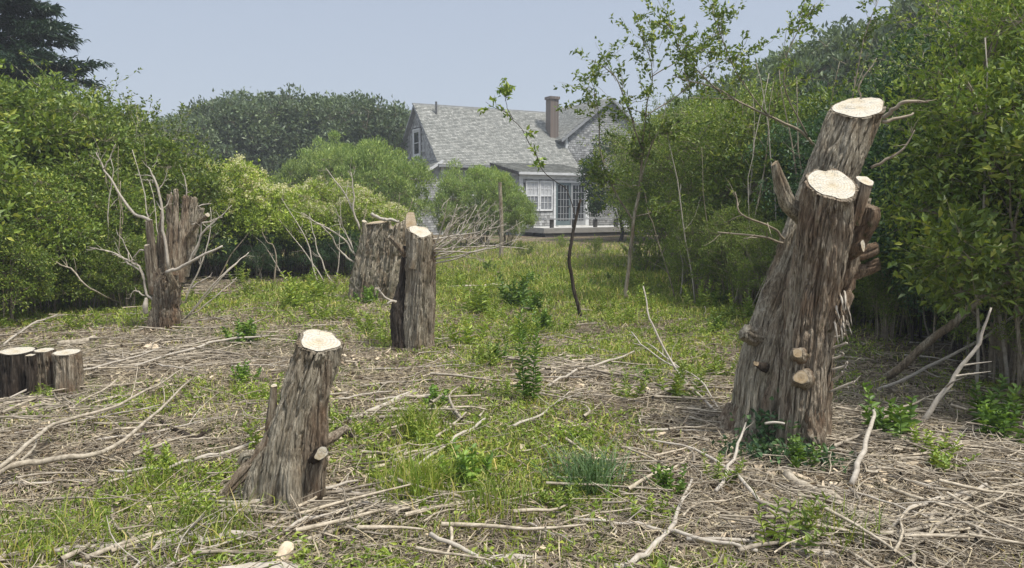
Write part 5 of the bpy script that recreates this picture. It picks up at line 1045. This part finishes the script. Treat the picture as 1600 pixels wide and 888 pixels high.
# leafy saplings drawn branch by branch
def leafy(name, root, limbs, mat, lm, lab, cat, seed, dens=26, leaf=.05, rad=.03, sub=9, spread=.5):
    r = np.random.default_rng(seed); e = empty(name, root, 0, lab, cat); wood = MB(); LV = []; LD = []
    for L, R, lo in limbs:
        p = np.array([np.asarray(q) if len(q) == 3 and not isinstance(q, tuple) else W(*q) for q in L]) - root
        V, Q, T = tube1(p, R, 6, wig=.03, seed=seed + len(LV)); wood.add(V, Q, T)
        P, RR = crom(p, R, 40)
        for k in range(sub if lo < 1 else 0):
            i = int(40 * (lo + (1 - lo) * r.random())); i = min(i, 38); d = nrm(P[i + 1] - P[i] + 1e-6); l = spread * (.35 + .8 * r.random()); dd = nrm(d * .6 + r.normal(size=3) * .6 + [0, 0, .2]); tt = np.linspace(0, 1, 5)[:, None]
            B = P[i] + dd * tt * l + np.cumsum(r.normal(size=(5, 3)), 0) * l * .05; V, Q = tubes(B[None], (max(RR[i] * .5, .003) * (1 - .6 * tt[:, 0]))[None], 4); wood.add(V, Q)
            for q in range(dens):
                f = .25 + .8 * r.random(); c = P[i] + dd * l * f; LV.append(c + r.normal(size=3) * .025); LD.append(dd * .5 + r.normal(size=3) * .7)
    link('trunk', mesh('trunk', np.concatenate(wood.V), np.concatenate(wood.Q), np.concatenate(wood.T), [mat]), e)
    LV, LD = np.array(LV), np.array(LD); V, Q, T = leaves(LV, LD, leaf * (.6 + .7 * r.random(len(LV))), leaf * .5 * (.7 + .6 * r.random(len(LV))), r, up=.4, hi=False)
    link('crown', mesh('crown', V, Q, T, [M[lm]], smooth=False), e); return e
g = G(908, 497); D = g[1]
leafy('sapling', g, [([(908, 499, D), (893, 440, D), (890, 400, D), (898, 350, D), (908, 312, D)], [.032, .030, .028, .025, .02], 1.0),
                     ([(900, 345, D), (885, 300, D), (850, 268, D), (832, 232, D), (802, 186, D), (758, 160, D)], [.008, .007, .006, .006, .005, .003], .35),
                     ([(802, 186, D), (790, 160, D), (795, 145, D)], [.006, .004, .002], .3)], M['bark_dark'], 'leaf_bright', 'dark crooked sapling in mid lawn whose leafy twigs cross the cottage roof', 'sapling', 71, 11, .10, sub=7, spread=.3)
g = G(975, 470); D = g[1]
leafy('sapling', g, [([(977, 470, D), (982, 420, D), (990, 350, D), (1000, 290, D), (1003, 240, D)], [.034, .034, .030, .025, .015], .9),
                     ([(990, 345, D), (960, 300, D), (940, 240, D), (935, 180, D - .3), (925, 130, D - .5)], [.02, .016, .012, .009, .004], .3),
                     ([(1000, 290, D), (1020, 220, D - .3), (1050, 205, D - .4)], [.018, .012, .006], .3),
                     ([(1003, 240, D), (985, 180, D - .3), (960, 120, D - .6), (925, 95, D - .8)], [.016, .012, .009, .004], .25),
                     ([(1003, 240, D), (1010, 170, D - .3), (1020, 110, D - .5), (1000, 55, D - .6)], [.014, .011, .008, .003], .3),
                     ([(1018, 120, D - .5), (1060, 95, D - .5), (1110, 70, D - .4), (1130, 20, D - .4)], [.010, .008, .006, .003], .2),
                     ([(1010, 180, D - .3), (1060, 150, D), (1110, 100, D), (1180, 85, D)], [.012, .010, .006, .003], .3),
                     ([(1000, 290, D), (970, 290, D), (930, 275, D)], [.012, .008, .004], .3),
                     ([(985, 340, D), (1030, 330, D), (1080, 330, D)], [.012, .008, .004], .3)], M['bark_gray'], 'leaf_bright', 'slender gray-stemmed sapling with open leafy branches against the sky right of the cottage', 'sapling', 72, 24, .085, sub=17, spread=.6)
g = at(1300, 9.4)
leafy('sapling', g, [([g, W(1298, 300, 9.4), W(1262, 215, 9.2), W(1200, 182, 9.0), (1125, 143, 8.8), (1050, 118, 8.5)], [.026, .022, .018, .014, .009, .004], .5),
                     ([(1262, 215, 9.2), (1225, 130, 9), (1240, 60, 9), (1275, 5, 9)], [.011, .008, .006, .003], .3), ([(1200, 182, 9.0), (1150, 110, 8.7), (1120, 40, 8.5), (1115, 5, 8.5)], [.009, .007, .005, .002], .25),
                     ([(1298, 300, 9.4), (1330, 160, 9.5), (1350, 60, 9.6), (1372, 0, 9.6)], [.012, .010, .007, .003], .35), ([(1125, 143, 8.8), (1070, 90, 8.6), (1040, 30, 8.5)], [.008, .006, .003], .3)], M['twig'], 'leaf_mid', 'thin-branched sapling whose arching limb reaches left across the sky above the thicket', 'sapling', 73, 18, .065, sub=18, spread=.42)

# dark conifer at the upper left
def conifer(seed, H, R, rng_):
    r = np.random.default_rng(seed); wood = MB(); V, Q, T = tube1([(0, 0, -.3), (.1, 0, H * .5), (0, .1, H)], [.26, .17, .02], 10, 16); wood.add(V, Q, T); LP = []; LD = []
    z = 1.5
    while z < H - .3:
        for k in range(7):
            a = r.random() * 6.28; l = R * (1 - (z / H) ** 1.6) * (.75 + .4 * r.random()) + .25; t = np.linspace(0, 1, 8); sl_ = .12 + .2 * r.random()
            B = np.stack([np.cos(a) * l * t, np.sin(a) * l * t, z + l * (sl_ * t - .25 * t * t + .08 * t ** 3)], 1); B[:, :2] += np.cumsum(r.normal(size=(8, 2)), 0) * .02 * l
            V, Q = tubes(B[None], (.03 * (1 - .8 * t))[None], 4); wood.add(V, Q)
            for q in range(34):
                i = 2 + int(5.9 * r.random()); sd = r.choice([-1, 1]); d = nrm(B[min(i + 1, 7)] - B[i - 1]); s = np.array([-d[1], d[0], 0]) * sd; dd = nrm(d * .75 + s * .6 + [0, 0, r.normal() * .12]); ll = l * .26 * (.5 + .7 * r.random())
                f = r.random(20)[:, None]; c = B[i] + dd * ll * f + r.normal(size=(20, 3)) * np.array([.05, .05, .025]); LP.append(c); LD.append(dd + r.normal(size=(20, 3)) * .45)
        z += .26
    LP, LD = np.concatenate(LP), np.concatenate(LD); n_ = len(LP)
    V, Q, T = leaves(LP, LD, .19 * (.6 + .7 * r.random(n_)), .055, r, up=.8); return (np.concatenate(wood.V), np.concatenate(wood.Q), np.concatenate(wood.T)), (V, Q, T), None
cp = proto('conifer', 'trunk', 'crown', conifer(5, 11.5, 3.3, None), 'darktwig', 'needle')
put(cp, at(-12, 22), .96, 0, 'tall dark layered conifer at the upper left corner', 'conifer'); put(cp, at(-130, 24), 1.05, 2, 'second dark conifer mostly outside the left edge', 'conifer')
put(cp, at(690, 58), .80, 1, 'dark conifer top peeking over the cottage ridge', 'conifer')

# ------------------------------------------------------------------ weeds
def weed_mesh(seed, H, n_st, lm, leaf=.07, lw=.22, spread=.12):
    r = np.random.default_rng(seed); K = 7; t = np.linspace(0, 1, K); a = r.random(n_st) * 6.28; R_ = spread * r.random(n_st); h = H * (.6 + .45 * r.random(n_st))
    P = np.zeros((n_st, K, 3)); P[..., 0] = (R_ * np.cos(a))[:, None] * (1 + 1.2 * t); P[..., 1] = (R_ * np.sin(a))[:, None] * (1 + 1.2 * t); P[..., 2] = h[:, None] * t
    P += np.cumsum(r.normal(size=P.shape), 1) * .004; V, Q = tubes(P, .003 * (1.1 - .6 * t)[None] * np.ones((n_st, 1)), 3); mb = MB(); mb.add(V, Q)
    nl = int(26 * H / .4); S = []; D = []; LL = []
    for s in range(n_st):
        for q in range(nl):
            f = .08 + .92 * q / nl; i = min(int(f * 6), 5); c = P[s, i] + (P[s, i + 1] - P[s, i]) * (f * 6 - i); g_ = q * 2.4 + r.normal() * .3; up_ = .25 + .9 * f
            S.append(c); D.append([math.cos(g_), math.sin(g_), up_]); LL.append(leaf * (1.1 - .55 * f) * (.8 + .4 * r.random()))
    S, D, LL = np.array(S), np.array(D), np.array(LL); V, Q, T = leaves(S, D, LL, LL * lw * 1.6, r, up=1.2, droop=.3, hi=True); mb.add(V, Q)
    return mesh('weed_plant', np.concatenate(mb.V), np.concatenate(mb.Q), None, [M[lm]])
wms = [weed_mesh(401, .32, 7, 'weed'), weed_mesh(402, .25, 9, 'weed', .06, .3), weed_mesh(403, .42, 6, 'weed', .08), weed_mesh(404, .2, 8, 'weed', .05, .4), weed_mesh(405, .35, 8, 'weed_dark', .08, .35), weed_mesh(406, .28, 9, 'weed_dark', .07, .45)]
def weed(k, px, py, s, lab=None, group=None, cat='weed'):
    g = G(px, py); o = link('weed_plant', wms[k], None, g); o.scale = (s, s, s); o.rotation_euler = (rr.uniform(-.08, .08), rr.uniform(-.08, .08), rr.uniform(0, 6))
    return tag(o, lab, cat, group)
tall = link('weed_plant', weed_mesh(410, .72, 4, 'weed_dark', .09, .16, .06), None, G(824, 630)); tag(tall, 'tall dark leafy weed standing alone in the middle of the clearing', 'weed')
for k, px, py, s, lab in [(4, 1540, 668, 1.1, 'big leafy dark green weed at the right beneath the leaning pole'), (5, 1562, 690, 1.0, 'dark green weed in front of the big leafy one at the right'), (4, 1405, 690, 1.05, 'dark green weed left of the propped forked branch'), (3, 1460, 735, .9, 'bright yellow green weed at the foot of the propped forked branch'), (1, 1450, 715, .8, 'bright green weed between the dark one and the forked branch'),
                          (2, 1055, 625, .85, 'bright weed clump left of the tall double stump'), (0, 975, 625, .8, 'bright weed right of the small brush heap'), (2, 460, 480, 1.5, 'bright weed clump left of the ragged broken stump'), (2, 500, 470, 1.4, 'bright weed clump just beside the ragged broken stump'), (4, 815, 478, 1.6, 'darker weed clump behind the tall dark weed'), (5, 835, 488, 1.2, 'darker low weed clump right behind the tall dark weed'),
                          (2, 750, 490, 1.6, 'bright weed clump right of the brushy narrow stump'), (1, 735, 540, 1.4, 'bright low weed right of the narrow stump foot'), (0, 545, 500, .9, 'small bright weed between the stumps'), (0, 595, 535, 1.0, 'small weed at the left foot of the narrow stump'), (2, 375, 445, 1.1, 'bright weed at the edge of the middle hedge'),
                          (5, 1045, 775, .6, 'dark weed clump left of the tall stump foot'), (1, 1010, 810, .6, 'bright low weed beside the pale forked branch'), (0, 1215, 860, .9, 'bright weed in front of the thick barky log'), (5, 1245, 735, .7, 'dark weed among the ivy of the tall stump'), (0, 1120, 755, .6, 'small weed left of the ivy')]:
    weed(k, px, py, s, lab)
x, y = scatter(5000, 3.0, 19, .75); g_ = green(x, y); kp = (g_ > .62) & (rng.random(len(x)) < .25); x, y = x[kp][:230], y[kp][:230]
for i in range(len(x)):
    o = link('weed_plant', wms[[0, 1, 2, 3, 3, 1, 5][i % 7]], None, (x[i], y[i], float(hgt(x[i], y[i])) - .02)); s = rr.uniform(.4, .95) * (1 + .4 * min(max(y[i] - 6, 0), 6) / 6)
    o.scale = (s, s, s); o.rotation_euler = (0, 0, rr.uniform(0, 6)); dk_ = i % 7 == 6; tag(o, 'small dark green weed growing in the grass patches' if dk_ else 'small bright green weed growing in the grass patches', 'weed', 'small dark weeds in the grass' if dk_ else 'small bright weeds in the grass')
# grass tufts
def tuft(px, py, n, h, mat, lab, rad=.09, lean=1.1):
    g = G(px, py); r = np.random.default_rng(int(px)); x = g[0] + r.normal(size=n) * rad; y = g[1] + r.normal(size=n) * rad
    V, Q, T = blades(x, y, h * (.6 + .6 * r.random(n)), .005 + .003 * r.random(n), r, lean, .6); o = link('grass_tuft', mesh('grass_tuft', V - g, Q, T, [M[mat]]), None, g); tag(o, lab, 'grass tuft')
tuft(920, 765, 420, .24, 'grass_blue', 'spreading blue green grass tuft in the middle foreground')
tuft(655, 780, 320, .30, 'grass', 'upright tuft of tall grass in the near foreground left of centre', .10, .5)
tuft(770, 800, 160, .22, 'grass', 'thin upright grass tuft near the bottom middle', .12, .4)
tuft(660, 680, 200, .26, 'grass', 'tall sparse grass behind the long slanting stick', .09, .4)
tuft(1290, 840, 160, .2, 'grass', 'grass tuft in front of the thick barky log', .1, .7)
tuft(240, 770, 260, .16, 'grass', 'bright grass tuft in the left foreground', .12, .7)
tuft(320, 840, 320, .18, 'grass', 'long-bladed grass tuft at the bottom left', .14, .9)
tuft(60, 860, 320, .20, 'grass', 'grass tuft in the bottom left corner', .16, .7)
print('objects', len(bpy.data.objects), 'tris', sum(sum(len(p.vertices) - 2 for p in []) for _ in [0]), 'polys', sum(len(m_.polygons) for m_ in bpy.data.meshes))

# ------------------------------------------------------------------ thin sea haze
mb = MB(); mb.box(xs[0] - 5, xs[-1] + 5, ys[0] - 5, ys[-1] + 5, -1.6, 18); m = bpy.data.materials.new('haze'); m.use_nodes = True; n = m.node_tree; n.nodes.clear()
vo = n.nodes.new('ShaderNodeVolumePrincipled'); vo.inputs['Color'].default_value = (.86, .91, 1, 1); vo.inputs['Density'].default_value = .0019; vo.inputs['Anisotropy'].default_value = 0
oo = n.nodes.new('ShaderNodeOutputMaterial'); n.links.new(vo.outputs[0], oo.inputs['Volume'])
hz = tag(mb.build('haze', m), 'thin pale sea haze hanging over the whole garden', 'haze', kind='stuff')
